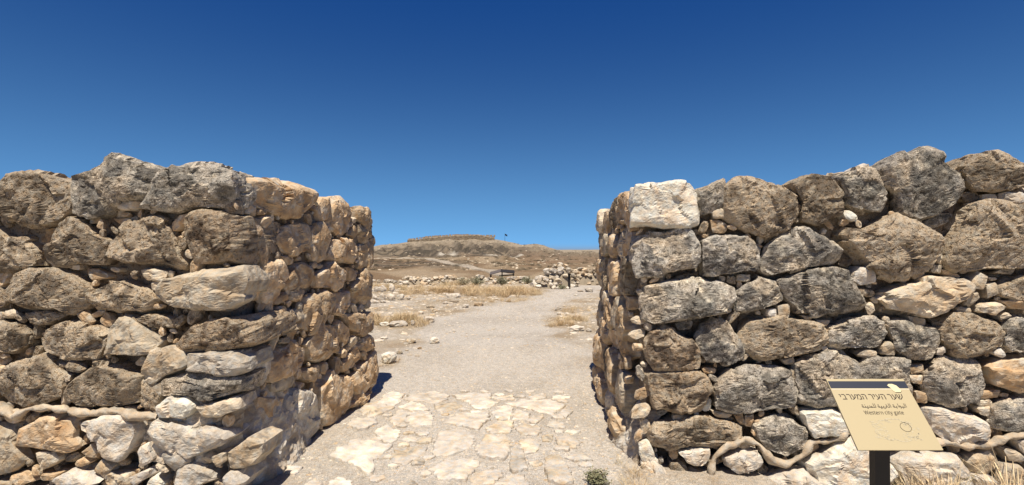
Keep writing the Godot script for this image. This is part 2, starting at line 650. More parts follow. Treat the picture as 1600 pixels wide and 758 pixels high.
func smear(u0: float, u1: float, v0: float, v1: float, thick: float, foot: float):
	# old mortar smeared over the stones, thinning out to a ragged rim
	var n := 64
	var m := int(n * (v1 - v0) / (u1 - u0)) + 1
	var v := PackedVector3Array()
	var c := PackedColorArray()
	var index := PackedInt32Array()
	for i in n + 1:
		for j in m + 1:
			var a := 2.0 * i / n - 1.0
			var b := float(j) / m
			var p := Vector3(lerpf(u0, u1, float(i) / n), lerpf(v0, v1, b), 0)
			var rim := pow(absf(a), 2.5) + b * b * b
			var h := thick + 0.026 * n3(p * 5.0 + Vector3(2, 0, 0)) + 0.014 * n3(p * 13.0) + 0.007 * n3(p * 32.0) + 0.004 * n3(p * 60.0) - 0.12 * rim
			h += foot * pow(1.0 - b, 2.0)
			v.append(plane * (p + Vector3(0, 0, batter.x - batter.y * p.y + h)))
			c.append(Color(0.62, 0.545, 0.44).lerp(Color(0.48, 0.405, 0.31), smoothstep(-0.2, 0.4, n3(p * 5.0))).lerp(Color(0.76, 0.71, 0.62), smoothstep(0.1, 0.5, n3(p * 8.0 + Vector3(3, 3, 3)))))
	for i in n:
		for j in m:
			var k := i * (m + 1) + j
			index.append_array([k, k + m + 1, k + m + 2, k, k + m + 2, k + 1])
	put("mortar", surface(v, index, c, true), mats.chalk, wall)


func make_left_wall():
	wall = holder("stone_wall", Vector3(-1.846, 0, -3.4))
	tag(wall, "long dry stone wall of brown boulders on the left of the gate passage", "wall")
	var foot := [Vector2(-1.92, 3.51), Vector2(-1.65, 5.65), Vector2(-6.1, 6.1), Vector2(-6.1, 3.93)]
	core(foot, 1.98)
	cap(foot, 1.9, 45)
	face(Vector2(-1.846, 3.4), Vector2(1, -0.10), Vector2(0.06, 0.05))
	stones_left_front()
	smear(-0.75, 0.02, 0.2, 0.95, 0.005, 0.0)
	ledge([Vector2(-1.84, 0.52), Vector2(-1.69, 0.54), Vector2(-1.59, 0.51), Vector2(-1.52, 0.46), Vector2(-1.43, 0.52), Vector2(-1.26, 0.54), Vector2(-1.14, 0.52), Vector2(-0.95, 0.51), Vector2(-0.77, 0.53), Vector2(-0.64, 0.50), Vector2(-0.49, 0.50)], "cement_line")
	chinks(-2.0, -0.02, 2200, "cttbb")
	courses(-4.2, -1.97, 2.1, "bbbtc", 0.035)
	face(Vector2(-1.846, 3.4), Vector2(0.122, 1), Vector2(0.05, 0.045))
	stones_left_passage()
	smear(-0.02, 1.0, -0.05, 0.7, 0.022, 0.05)
	chinks(0.25, 2.35, 1500, "tttc")
	face(Vector2(-1.57, 5.74), Vector2(-1, 0.08), Vector2(0.03, 0.03))
	courses(0.05, 1.9, 2.1, "bbtc", 0.05)


func make_right_wall():
	wall = holder("stone_wall", Vector3(0.926, 0, -3.8))
	tag(wall, "dry stone wall of grey lichened blocks on the right, behind the sign", "wall")
	var foot := [Vector2(5.6, 3.31), Vector2(5.6, 6.0), Vector2(1.20, 6.31), Vector2(1.01, 3.91)]
	core(foot, 2.06)
	cap(foot, 1.98, 45)
	face(Vector2(0.926, 3.8), Vector2(1, -0.13), Vector2(0.05, 0.04))
	stones_right_front()
	ledge([Vector2(0.49, -0.07), Vector2(0.50, 0.03), Vector2(0.53, 0.13), Vector2(0.61, 0.21), Vector2(0.73, 0.26), Vector2(0.83, 0.23), Vector2(0.91, 0.12), Vector2(1.01, 0.10), Vector2(1.12, 0.17), Vector2(1.18, 0.26), Vector2(1.30, 0.27), Vector2(1.44, 0.36), Vector2(1.62, 0.35), Vector2(1.83, 0.30), Vector2(2.03, 0.30), Vector2(2.16, 0.28), Vector2(2.28, 0.30), Vector2(2.40, 0.36), Vector2(2.54, 0.38), Vector2(2.73, 0.38)], "cement_line")
	chinks(0.0, 2.95, 3000, "cttbgc")
	courses(2.8, 4.4, 2.2, "bggtc", 0.035)
	face(Vector2(1.10, 6.4), Vector2(-0.072, -1), Vector2(0.05, 0.04))
	courses(0.0, 2.3, 2.1, "ttttcb", 0.018)
	smear(1.5, 2.6, -0.05, 0.4, 0.012, 0.06)
	chinks(0.0, 2.5, 1200, "ttc")
	face(Vector2(2.9, 6.3), Vector2(-1, 0.05), Vector2(0.03, 0.03))
	courses(0.0, 1.85, 2.1, "bbtc", 0.05)


func stones_left_front():
	stone("b", 30, 4, [-186, 205, -174, 214, -152, 215, -138, 212, -126, 206, -122, 198, -125, 186, -139, 176, -157, 178, -174, 183, -185, 185])
	stone("c", 30, -12, [-139, 213, -132, 214, -127, 211, -125, 205, -131, 206])
	stone("g", 34, 5, [-126, 210, -105, 217, -89, 226, -75, 221, -57, 214, -59, 206, -68, 195, -84, 194, -93, 185, -107, 182, -118, 186, -122, 199])
	stone("g", 30, 5, [-68, 189, -61, 206, -54, 217, -38, 221, -20, 219, -5, 214, -2, 199, -5, 188, -19, 187, -51, 187])
	stone("c", 16, 1, [-90, 194, -68, 193, -67, 189, -81, 187, -87, 188])
	stone("c", 14, -3, [-113, 182, -104, 182, -102, 179, -111, 178])
	stone("t", 14, -4, [-98, 182, -83, 182, -81, 179, -90, 177])
	stone("c", 12, -2, [-81, 182, -74, 183, -75, 179, -80, 179])
	stone("b", 30, 4, [-188, 175, -177, 175, -166, 166, -157, 168, -146, 156, -143, 149, -164, 145, -186, 145])
	stone("t", 24, -7, [-155, 173, -137, 177, -138, 166, -143, 155, -155, 161])
	stone("b", 30, 3, [-134, 178, -123, 182, -110, 178, -101, 170, -93, 167, -93, 160, -95, 149, -114, 149, -133, 148, -143, 153, -137, 166])
	stone("b", 30, 2, [-83, 178, -69, 183, -56, 182, -48, 176, -44, 169, -38, 156, -40, 147, -64, 146, -85, 149, -94, 152, -92, 166])
	stone("p", 60, 4, [-35, 169, -35, 184, -23, 186, -12, 185, -1, 184, 0, 169, -1, 151, -15, 151, -30, 153])
	stone("b", 30, 4, [-168, 139, -150, 148, -128, 147, -117, 142, -106, 133, -108, 119, -121, 116, -143, 119, -167, 121, -170, 129])
	stone("b", 30, 2, [-108, 131, -93, 137, -81, 141, -69, 137, -58, 127, -58, 120, -77, 117, -99, 118, -106, 123])
	stone("t", 16, -3, [-115, 147, -105, 147, -95, 143, -95, 140, -107, 139])
	stone("c", 16, -1, [-73, 146, -63, 147, -49, 145, -51, 138, -66, 139])
	stone("c", 14, -2, [-126, 150, -117, 150, -116, 146, -124, 146])
	stone("c", 14, -2, [-62, 138, -55, 138, -55, 132, -61, 131])
	stone("c", 14, -3, [-94, 148, -86, 147, -88, 144, -93, 144])
	stone("c", 32, 7, [-57, 129, -45, 140, -31, 144, -10, 147, 2, 149, 8, 139, 4, 126, -7, 120, -30, 121, -48, 122])
	stone("b", 28, 2, [-189, 134, -174, 133, -170, 129, -169, 122, -173, 119, -188, 119])
	stone("b", 30, 4, [-184, 111, -173, 111, -161, 110, -155, 107, -150, 102, -152, 93, -161, 87, -172, 89, -182, 92])
	stone("b", 22, 0, [-157, 116, -138, 118, -124, 116, -126, 113, -139, 108, -152, 109])
	stone("b", 30, 3, [-138, 105, -128, 111, -114, 110, -96, 108, -90, 103, -89, 96, -95, 86, -114, 85, -128, 87, -137, 90, -140, 99])
	stone("c", 30, 4, [-88, 107, -80, 115, -70, 113, -59, 105, -49, 99, -52, 90, -65, 87, -78, 88, -90, 87, -87, 96])
	stone("b", 26, 0, [-73, 114, -63, 116, -43, 114, -40, 106, -56, 108, -70, 111])
	stone("p", 70, 4, [-40, 96, -31, 109, -14, 114, 3, 116, 10, 109, 11, 97, 4, 94, -15, 89, -36, 91])
	stone("b", 30, 4, [-167, 76, -154, 83, -138, 89, -129, 81, -121, 74, -120, 61, -131, 55, -147, 51, -159, 54, -167, 65])
	stone("b", 30, 4, [-121, 66, -112, 75, -95, 86, -80, 81, -75, 77, -63, 76, -61, 58, -74, 55, -97, 54, -112, 55])
	stone("c", 30, 4, [-62, 78, -55, 92, -44, 97, -31, 95, -29, 82, -46, 75, -56, 69])
	stone("m", 32, 6, [-29, 93, -8, 94, 10, 91, 12, 81, 4, 78, -12, 79, -28, 81])
	stone("g", 32, 5, [-46, 74, -28, 79, -10, 77, 10, 77, 8, 66, -10, 62, -28, 64, -44, 63])
	stone("c", 22, 3, [-56, 68, -46, 73, -45, 63, -52, 63])
	stone("b", 22, 2, [-63, 74, -51, 74, -48, 68, -50, 51, -62, 54])
	stone("w", 24, 7, [-49, 56, -41, 63, -28, 63, -22, 58, -27, 51, -45, 50])
	stone("c", 22, 5, [-21, 58, -8, 61, 6, 64, 8, 57, -8, 50, -17, 52])
	stone("t", 28, 5, [-150, 28, -147, 39, -136, 45, -121, 49, -109, 45, -109, 34, -101, 29, -113, 25, -135, 25])
	stone("w", 26, 7, [-103, 44, -93, 48, -73, 50, -63, 46, -60, 37, -64, 28, -72, 21, -81, 23, -91, 34])
	stone("c", 28, 5, [-179, 39, -169, 40, -157, 42, -153, 33, -149, 24, -145, 18, -153, 11, -167, 8, -178, 13])
	stone("m", 26, 6, [-54, 43, -46, 49, -27, 45, -13, 40, -9, 30, -22, 24, -38, 29, -49, 32])
	stone("w", 22, 8, [-19, 42, -14, 45, -1, 41, 3, 37, -7, 32, -17, 35])
	stone("c", 26, 3, [0, 20, 1, 29, 15, 39, 25, 35, 25, 27, 17, 20, 6, 19])
	stone("w", 20, 8, [2, 16, 9, 18, 15, 12, 11, 6, 3, 7])
	stone("c", 18, 6, [-8, 27, 0, 29, 1, 23, -5, 20])
	stone("w", 20, 4, [-61, 27, -56, 33, -49, 23, -59, 17])
	stone("w", 20, 5, [-67, 10, -52, 17, -50, 12, -63, 5])
	stone("t", 18, 4, [-102, 25, -94, 31, -88, 25, -92, 21])
	stone("w", 26, 8, [-118, 7, -107, 15, -92, 12, -85, 9, -95, 2, -115, 1])
	stone("c", 18, 3, [-135, 23, -121, 25, -116, 19, -132, 11])
	stone("t", 18, 3, [-108, 18, -100, 22, -95, 18, -105, 15])
	stone("c", 18, 4, [-86, 23, -79, 17, -82, 8, -92, 14])
	stone("w", 16, 4, [-55, 4, -49, 13, -42, 7, -45, 2])
	stone("m", 24, 5, [-43, 28, -26, 31, -23, 22, -34, 16, -42, 22])
	stone("c", 18, 5, [-49, 21, -38, 16, -42, 14])
	stone("t", 18, 3, [-152, 8, -143, 10, -137, 4, -145, 0, -154, 3])
	stone("t", 16, 3, [-132, 9, -117, 11, -120, 6, -130, 5])
	stone("m", 26, 6, [-32, 22, -21, 21, -10, 16, -6, 11, -24, 5, -32, 4])
	stone("c", 18, 3, [-85, 13, -68, 12, -66, 3, -83, 3])
	stone("c", 18, 2, [-172, 2, -156, 3, -152, -2, -171, -3])


func stones_left_passage():
	stone("t", 34, 2, [21, 195, 24, 210, 57, 215, 101, 217, 118, 209, 117, 198, 97, 184, 71, 187, 49, 187, 32, 190])
	stone("t", 14, 0, [31, 189, 42, 191, 44, 187, 32, 184])
	stone("t", 16, 0, [19, 192, 29, 192, 29, 184, 17, 185])
	stone("t", 24, 0, [117, 196, 129, 208, 144, 208, 146, 200, 135, 186, 122, 186])
	stone("t", 28, 1, [146, 208, 171, 212, 193, 198, 183, 178, 167, 171, 139, 181, 143, 196])
	stone("t", 30, 2, [199, 202, 233, 208, 246, 200, 243, 180, 222, 164, 205, 171, 212, 186, 199, 195])
	stone("t", 16, 0, [195, 185, 205, 179, 196, 171, 184, 176])
	stone("t", 28, 1, [54, 172, 74, 181, 100, 183, 105, 169, 100, 159, 82, 152, 62, 158, 52, 165])
	stone("t", 26, 2, [104, 180, 126, 184, 136, 174, 133, 155, 115, 147, 106, 153, 103, 167])
	stone("t", 28, 2, [143, 170, 193, 172, 207, 165, 196, 145, 160, 148, 134, 151, 140, 164])
	stone("t", 18, 0, [203, 157, 218, 154, 216, 140, 202, 139])
	stone("t", 28, 2, [219, 169, 244, 176, 237, 144, 224, 138])
	stone("t", 28, 1, [33, 150, 58, 151, 70, 141, 60, 131, 50, 118, 31, 123, 34, 140])
	stone("t", 26, 0, [72, 145, 85, 150, 107, 144, 110, 131, 94, 127, 69, 123, 63, 131])
	stone("t", 28, 2, [110, 137, 141, 148, 167, 141, 170, 128, 148, 121, 113, 127])
	stone("t", 20, 0, [172, 143, 207, 137, 189, 129, 173, 127])
	stone("t", 30, 2, [183, 122, 219, 139, 239, 131, 233, 106, 198, 102, 175, 109])
	stone("t", 30, 2, [91, 119, 139, 123, 151, 119, 139, 100, 105, 85, 82, 95])
	stone("t", 26, 1, [150, 118, 175, 118, 176, 102, 160, 97, 142, 100])
	stone("t", 16, 0, [48, 158, 57, 159, 58, 152, 48, 151])
	stone("t", 18, 0, [59, 155, 78, 154, 73, 147, 65, 150])
	stone("c", 14, 0, [113, 147, 127, 146, 123, 143, 115, 143])
	stone("t", 18, 0, [47, 123, 63, 126, 70, 121, 50, 117])
	stone("t", 18, 0, [71, 127, 96, 126, 82, 116, 72, 119])
	stone("t", 34, 2, [41, 82, 70, 88, 87, 80, 88, 68, 74, 61, 37, 62])
	stone("t", 30, 2, [90, 81, 119, 95, 144, 86, 156, 71, 142, 63, 116, 59, 94, 65])
	stone("t", 22, 0, [157, 93, 174, 84, 178, 71, 162, 67, 155, 77])
	stone("t", 30, 2, [165, 96, 241, 90, 236, 69, 200, 68, 178, 76])
	stone("t", 24, 2, [205, 67, 231, 66, 234, 52, 210, 49, 200, 58])
	stone("t", 24, 0, [155, 47, 185, 63, 201, 51, 191, 43, 159, 39])
	stone("t", 34, 2, [169, 32, 236, 47, 237, 23, 227, 8, 188, 9, 167, 24])
	stone("t", 20, 0, [85, 59, 112, 60, 114, 52, 106, 45, 84, 53])
	stone("t", 34, 3, [112, 44, 132, 48, 170, 32, 168, 17, 146, -1, 119, 4, 109, 25])
	stone("m", 34, 2, [58, 44, 67, 49, 94, 41, 109, 25, 112, 7, 95, 3, 73, -1, 57, 9, 55, 28])
	stone("m", 26, 1, [27, 84, 39, 83, 37, 69, 29, 62, 23, 69])
	stone("m", 30, 0, [6, 65, 10, 80, 28, 89, 30, 75, 21, 64])
	stone("t", 30, 0, [25, 55, 57, 46, 53, 32, 38, 33, 22, 45])
	stone("c", 22, 1, [40, 61, 68, 62, 77, 52, 57, 51, 41, 54])
	stone("t", 26, 3, [164, 9, 225, 6, 228, 1, 176, 4, 151, 1])
	stone("m", 40, 0, [35, 34, 55, 27, 57, 5, 41, 2, 31, 16])
	stone("t", 16, 0, [115, 58, 128, 58, 123, 48, 115, 50])


func stones_right_front():
	stone("w", 40, 6, [-4, 198, -1, 208, 11, 210, 37, 209, 43, 203, 45, 190, 44, 179, 37, 175, 28, 177, 11, 178, 1, 176, -4, 177])
	stone("g", 30, 0, [43, 205, 52, 208, 64, 212, 65, 193, 61, 187, 46, 185, 45, 195])
	stone("b", 34, 5, [65, 205, 73, 212, 89, 212, 100, 208, 113, 201, 116, 192, 113, 181, 104, 173, 93, 167, 78, 175, 65, 182])
	stone("c", 16, -1, [55, 189, 60, 191, 65, 188, 64, 183, 56, 183])
	stone("t", 18, -3, [54, 182, 59, 183, 67, 178, 65, 172, 56, 172])
	stone("b", 14, -4, [40, 173, 45, 176, 46, 171, 41, 170])
	stone("l", 26, 5, [-2, 170, 7, 172, 27, 175, 37, 175, 44, 164, 46, 151, 40, 146, 14, 140, 1, 140, -3, 151])
	stone("l", 28, 4, [46, 167, 55, 171, 67, 171, 73, 169, 80, 168, 86, 161, 86, 147, 81, 142, 59, 141, 49, 141, 47, 153])
	stone("b", 14, -4, [28, 140, 46, 144, 46, 140, 29, 137])
	stone("c", 14, -2, [59, 141, 64, 140, 64, 136, 60, 137])
	stone("b", 14, -3, [65, 141, 71, 140, 71, 135, 65, 135])
	stone("c", 14, -1, [72, 142, 81, 142, 80, 136, 71, 137])
	stone("g", 28, 6, [4, 122, 6, 132, 22, 136, 46, 139, 57, 136, 69, 132, 70, 122, 68, 116, 45, 111, 14, 105, 5, 109])
	stone("g", 28, 3, [70, 128, 79, 135, 87, 141, 97, 136, 102, 127, 99, 120, 88, 117, 79, 113, 69, 115])
	stone("p", 28, 5, [4, 94, 8, 100, 19, 105, 30, 99, 42, 93, 45, 85, 44, 74, 23, 73, 8, 73, 4, 84])
	stone("l", 28, 3, [42, 96, 46, 105, 53, 110, 62, 108, 68, 101, 75, 90, 74, 81, 67, 77, 51, 78, 46, 85])
	stone("g", 16, -3, [28, 106, 36, 109, 41, 106, 39, 101, 30, 101])
	stone("p", 26, 6, [6, 68, 9, 71, 31, 73, 46, 72, 51, 60, 48, 51, 45, 43, 26, 43, 12, 44, 7, 57])
	stone("g", 30, 5, [53, 62, 61, 71, 76, 77, 94, 78, 105, 73, 110, 62, 107, 50, 87, 45, 65, 42, 54, 46])
	stone("t", 14, -2, [46, 74, 57, 74, 57, 70, 48, 70])
	stone("w", 12, 0, [50, 52, 53, 52, 51, 44, 46, 43, 46, 47])
	stone("c", 12, 0, [25, 40, 38, 41, 39, 37, 25, 36])
	stone("w", 10, 1, [39, 42, 43, 43, 43, 39, 40, 39])
	stone("c", 14, 0, [52, 44, 67, 42, 63, 38, 54, 40])
	stone("b", 28, 5, [7, 24, 14, 34, 31, 39, 48, 41, 61, 37, 70, 33, 69, 24, 59, 19, 38, 17, 23, 15, 11, 17])
	stone("w", 20, 5, [27, 15, 38, 17, 50, 19, 49, 11, 44, 5, 34, 8])
	stone("w", 26, 7, [59, 12, 68, 17, 82, 19, 84, 12, 82, 6, 68, 2, 61, 6])
	stone("b", 18, 1, [22, 6, 34, 6, 35, 0, 29, -5, 23, -1])
	stone("t", 16, 0, [36, 2, 44, 1, 49, -2, 38, -8])
	stone("t", 14, 0, [75, 41, 82, 43, 79, 33, 75, 33])
	stone("t", 12, 0, [67, 42, 73, 43, 75, 34, 70, 36])
	stone("t", 10, 0, [81, 38, 86, 40, 86, 36, 82, 35])
	stone("g", 28, 4, [81, 34, 89, 40, 97, 43, 108, 40, 117, 31, 114, 22, 101, 14, 93, 17, 86, 22])
	stone("w", 26, 9, [10, 7, 20, 1, 21, -11, 12, -12])
	stone("w", 20, 7, [20, -1, 30, -3, 28, -11, 20, -11])
	stone("w", 22, 8, [52, -7, 62, -3, 69, -9, 53, -11])
	stone("c", 16, 3, [67, 2, 74, 2, 73, -4, 67, -5])
	stone("b", 30, 4, [110, 209, 124, 215, 137, 213, 140, 205, 145, 193, 144, 187, 127, 176, 116, 180, 116, 195])
	stone("g", 30, 3, [140, 214, 155, 218, 165, 217, 170, 209, 173, 198, 171, 187, 159, 186, 147, 190, 141, 205])
	stone("g", 34, 6, [169, 217, 179, 225, 197, 234, 203, 233, 210, 221, 219, 213, 221, 203, 223, 194, 213, 187, 192, 180, 181, 185, 178, 199, 171, 206])
	stone("w", 24, -34, [161, 220, 173, 226, 177, 225, 170, 213])
	stone("w", 26, -22, [207, 228, 223, 231, 224, 226, 217, 219, 211, 222])
	stone("c", 24, -25, [133, 214, 155, 219, 164, 217, 152, 214, 140, 210])
	stone("b", 34, 5, [219, 216, 228, 225, 241, 227, 253, 223, 263, 218, 263, 204, 247, 200, 230, 201, 222, 208])
	stone("b", 14, -2, [223, 200, 232, 200, 234, 194, 227, 192, 223, 195])
	stone("c", 14, 0, [234, 198, 243, 198, 244, 193, 234, 193])
	stone("w", 18, 2, [245, 199, 259, 199, 262, 196, 262, 192, 255, 191, 244, 192])
	stone("w", 16, 2, [143, 186, 147, 188, 153, 183, 151, 179, 145, 182])
	stone("c", 14, -2, [108, 176, 115, 176, 116, 171, 111, 170])
	stone("g", 30, 4, [89, 151, 93, 162, 102, 170, 118, 176, 132, 170, 141, 159, 139, 150, 124, 146, 106, 144, 95, 140, 89, 144])
	stone("b", 34, 6, [141, 177, 154, 175, 169, 180, 179, 184, 188, 179, 198, 172, 205, 167, 204, 156, 197, 146, 174, 138, 165, 141, 146, 159, 139, 169])
	stone("b", 36, 6, [207, 159, 211, 168, 217, 172, 216, 181, 224, 192, 241, 192, 258, 191, 268, 186, 267, 152, 247, 147, 219, 142, 212, 148])
	stone("g", 24, -3, [197, 178, 207, 186, 217, 185, 213, 177, 204, 174])
	stone("c", 14, -1, [203, 155, 210, 156, 208, 149, 204, 151])
	stone("g", 14, -1, [200, 150, 208, 149, 206, 143, 201, 144])
	stone("t", 14, -1, [207, 147, 219, 142, 217, 139, 209, 142])
	stone("c", 14, 0, [187, 143, 195, 147, 196, 143, 189, 139])
	stone("w", 20, 2, [147, 137, 153, 148, 162, 146, 163, 138, 155, 134])
	stone("b", 20, -6, [143, 159, 154, 153, 150, 147, 143, 149])
	stone("c", 18, 2, [224, 139, 229, 145, 235, 141, 232, 133, 224, 134])
	stone("g", 16, -1, [237, 144, 254, 149, 251, 143])
	stone("t", 14, -2, [234, 141, 244, 141, 241, 138])
	stone("t", 12, -3, [109, 146, 120, 147, 117, 142, 109, 142])
	stone("g", 30, 4, [100, 137, 112, 144, 136, 148, 145, 144, 149, 133, 156, 122, 159, 115, 135, 112, 112, 114, 104, 126])
	stone("c", 32, 5, [162, 129, 177, 135, 189, 137, 196, 142, 212, 142, 223, 135, 220, 125, 211, 120, 193, 114, 174, 114, 169, 121])
	stone("c", 16, 0, [234, 136, 240, 138, 242, 130, 235, 126])
	stone("b", 28, 3, [240, 135, 257, 144, 263, 139, 262, 124, 251, 125, 242, 129])
	stone("w", 14, 1, [91, 117, 97, 118, 97, 112, 91, 111])
	stone("c", 14, 1, [98, 120, 106, 121, 106, 111, 98, 111])
	stone("c", 14, 0, [113, 114, 123, 112, 119, 109])
	stone("c", 14, -1, [124, 110, 135, 110, 131, 105])
	stone("c", 14, 0, [184, 114, 196, 112, 195, 107, 187, 107])
	stone("c", 14, 1, [214, 121, 225, 120, 223, 117, 215, 116])
	stone("c", 22, 2, [229, 122, 240, 124, 247, 120, 238, 116, 228, 117])
	stone("t", 20, 1, [241, 125, 257, 127, 262, 124, 256, 119, 249, 120])
	stone("c", 14, 0, [241, 115, 247, 118, 249, 115, 242, 112])
	stone("b", 30, 4, [73, 96, 79, 108, 92, 112, 109, 112, 122, 109, 133, 103, 131, 94, 122, 87, 102, 82, 85, 82, 75, 88])
	stone("g", 28, 3, [133, 105, 146, 110, 160, 113, 168, 110, 171, 101, 163, 92, 148, 90, 132, 89])
	stone("g", 30, 4, [168, 109, 182, 111, 188, 108, 202, 107, 203, 96, 200, 87, 193, 83, 181, 85, 175, 92])
	stone("b", 30, 4, [203, 110, 211, 117, 229, 115, 240, 112, 242, 104, 237, 93, 228, 86, 212, 88, 204, 98])
	stone("g", 30, 4, [243, 107, 248, 112, 256, 115, 264, 109, 262, 91, 248, 90, 242, 97])
	stone("c", 16, 2, [166, 93, 171, 97, 175, 92, 174, 87, 166, 87])
	stone("c", 16, 2, [151, 87, 156, 91, 164, 89, 162, 85, 152, 85])
	stone("w", 14, 2, [200, 91, 205, 94, 206, 89, 201, 87])
	stone("w", 14, 2, [235, 90, 239, 94, 243, 89, 240, 87])
	stone("c", 14, 1, [100, 82, 108, 85, 110, 80, 103, 78])
	stone("c", 10, 0, [105, 75, 109, 75, 111, 66, 109, 68])
	stone("w", 10, 0, [126, 91, 132, 92, 130, 87])
	stone("g", 30, 4, [109, 79, 124, 86, 140, 89, 150, 83, 151, 73, 148, 56, 130, 49, 110, 50, 108, 65])
	stone("g", 30, 3, [151, 78, 159, 85, 172, 87, 183, 83, 184, 72, 187, 62, 186, 56, 171, 57, 153, 64])
	stone("g", 32, 4, [193, 76, 203, 85, 218, 88, 230, 82, 230, 70, 221, 55, 208, 53, 196, 58, 192, 68])
	stone("t", 28, 5, [230, 80, 240, 86, 255, 87, 262, 83, 260, 66, 247, 64, 232, 69])
	stone("g", 30, 4, [231, 54, 244, 60, 254, 60, 263, 52, 261, 41, 240, 37, 232, 41])
	stone("t", 14, 0, [184, 80, 192, 81, 193, 76, 185, 74])
	stone("t", 14, 0, [184, 73, 193, 74, 193, 67, 185, 68])
	stone("t", 14, 0, [187, 63, 194, 61, 194, 55, 188, 54])
	stone("c", 14, 0, [223, 57, 235, 59, 234, 54, 226, 54])
	stone("c", 16, 1, [224, 53, 234, 55, 233, 47, 226, 49])
	stone("t", 16, 0, [226, 64, 241, 65, 238, 60, 227, 58])
	stone("w", 30, 6, [191, 51, 205, 54, 217, 50, 230, 43, 231, 36, 219, 30, 201, 31, 192, 40])
	stone("w", 28, 6, [112, 46, 132, 49, 141, 44, 144, 36, 133, 32, 120, 29, 114, 38])
	stone("w", 40, 14, [112, 10, 123, 18, 134, 24, 144, 31, 160, 25, 167, 10, 159, -5, 134, -6, 115, -3])
	stone("w", 40, 14, [167, 17, 180, 22, 192, 23, 205, 22, 212, 13, 215, -2, 173, -4])
	stone("w", 30, 12, [87, -1, 100, 5, 113, 6, 132, -5, 126, -10, 87, -13])
	stone("w", 24, 6, [243, 34, 254, 35, 260, 30, 251, 23, 246, 27])
	stone("c", 20, 5, [235, 29, 244, 27, 252, 21, 240, 19])
	stone("c", 20, 6, [234, 17, 245, 18, 251, 10, 245, 1, 230, 1])
	stone("c", 20, 5, [213, 19, 228, 27, 233, 17, 225, 10, 216, 11])
	stone("c", 20, 5, [251, 18, 260, 22, 263, 6, 252, 4])
	stone("w", 24, 10, [216, 10, 229, 10, 235, -1, 217, -3])
	stone("w", 34, 2, [0, 19, 7, 21, 14, 7, 15, -12, 5, -12])


func paving_stones():
	paver("c", [-117, 550, -104, 572, -71, 570, -68, 555, -78, 536, -108, 542])
	paver("c", [-65, 563, -43, 572, -23, 570, -24, 542, -43, 534, -56, 546])
	paver("w", [-115, 519, -105, 538, -88, 523, -81, 508, -96, 504])
	paver("c", [-80, 530, -60, 540, -49, 523, -61, 506, -74, 508])
	paver("c", [-45, 530, -26, 540, -15, 530, -23, 508, -36, 508])
	paver("w", [-6, 530, 12, 542, 43, 538, 54, 523, 39, 491, 24, 501, 7, 515])
	paver("c", [-99, 475, -96, 504, -80, 501, -74, 484, -72, 462, -87, 460])
	paver("c", [-20, 497, -7, 523, 2, 515, -2, 475, -16, 484])
	paver("w", [4, 509, 17, 491, 15, 475, 0, 475])
	paver("w", [-64, 468, -46, 494, -22, 497, -22, 475, -30, 448, -47, 457])
	paver("c", [-115, 481, -112, 508, -102, 508, -99, 478, -105, 464])
	paver("w", [13, 468, 21, 487, 30, 481, 22, 462])
	paver("m", [41, 487, 52, 511, 60, 504, 51, 481])
	paver("w", [-63, 406, -63, 445, -46, 451, -32, 437, -31, 415, -45, 392, -57, 392])
	paver("t", [-29, 406, -22, 433, -6, 436, -1, 410, -2, 392, -15, 384, -26, 392])
	paver("c", [-23, 448, -13, 470, 2, 468, -1, 440, -18, 437])
	paver("t", [3, 451, 10, 465, 26, 454, 23, 437, 8, 435])
	paver("t", [5, 422, 17, 430, 23, 415, 19, 399, 10, 397])
	paver("t", [36, 430, 48, 437, 56, 420, 50, 406, 37, 415])
	paver("t", [-92, 384, -93, 410, -68, 412, -67, 397, -79, 378])
	paver("w", [-59, 370, -50, 386, -31, 388, -23, 382, -33, 354, -50, 354])
	paver("c", [-30, 361, -18, 374, -8, 372, -6, 363, -15, 348, -28, 348])
	paver("w", [-13, 347, -4, 361, 8, 363, 11, 347])
	paver("w", [-121, 451, -113, 465, -98, 451, -95, 430, -105, 422])
	paver("m", [-2, 372, 0, 410, 9, 406, 11, 372, 2, 367])
	paver("c", [25, 435, 35, 437, 33, 422, 25, 422])
	paver("t", [24, 392, 37, 397, 41, 372, 43, 352, 29, 348, 24, 361])
	paver("c", [-20, 550, 0, 563, 3, 546, -12, 542])
	paver("c", [17, 555, 35, 574, 37, 555, 24, 545])
	paver("c", [-142, 396, -138, 413, -129, 433, -97, 417, -98, 407, -104, 387, -100, 373, -105, 367, -119, 382])
	paver("c", [-149, 466, -150, 481, -128, 483, -123, 470, -134, 451])
	paver("c", [-151, 509, -151, 531, -143, 537, -120, 517, -127, 496, -135, 484])
	paver("w", [-125, 347, -127, 359, -111, 357, -107, 347])
	paver("w", [-142, 350, -138, 362, -131, 355, -130, 346, -140, 346])
	paver("c", [-168, 384, -155, 381, -155, 368, -164, 373])
	paver("c", [-141, 531, -139, 575, -122, 570, -117, 542, -121, 524])
	paver("c", [-142, 563, -135, 577, -119, 568, -120, 542, -134, 542])


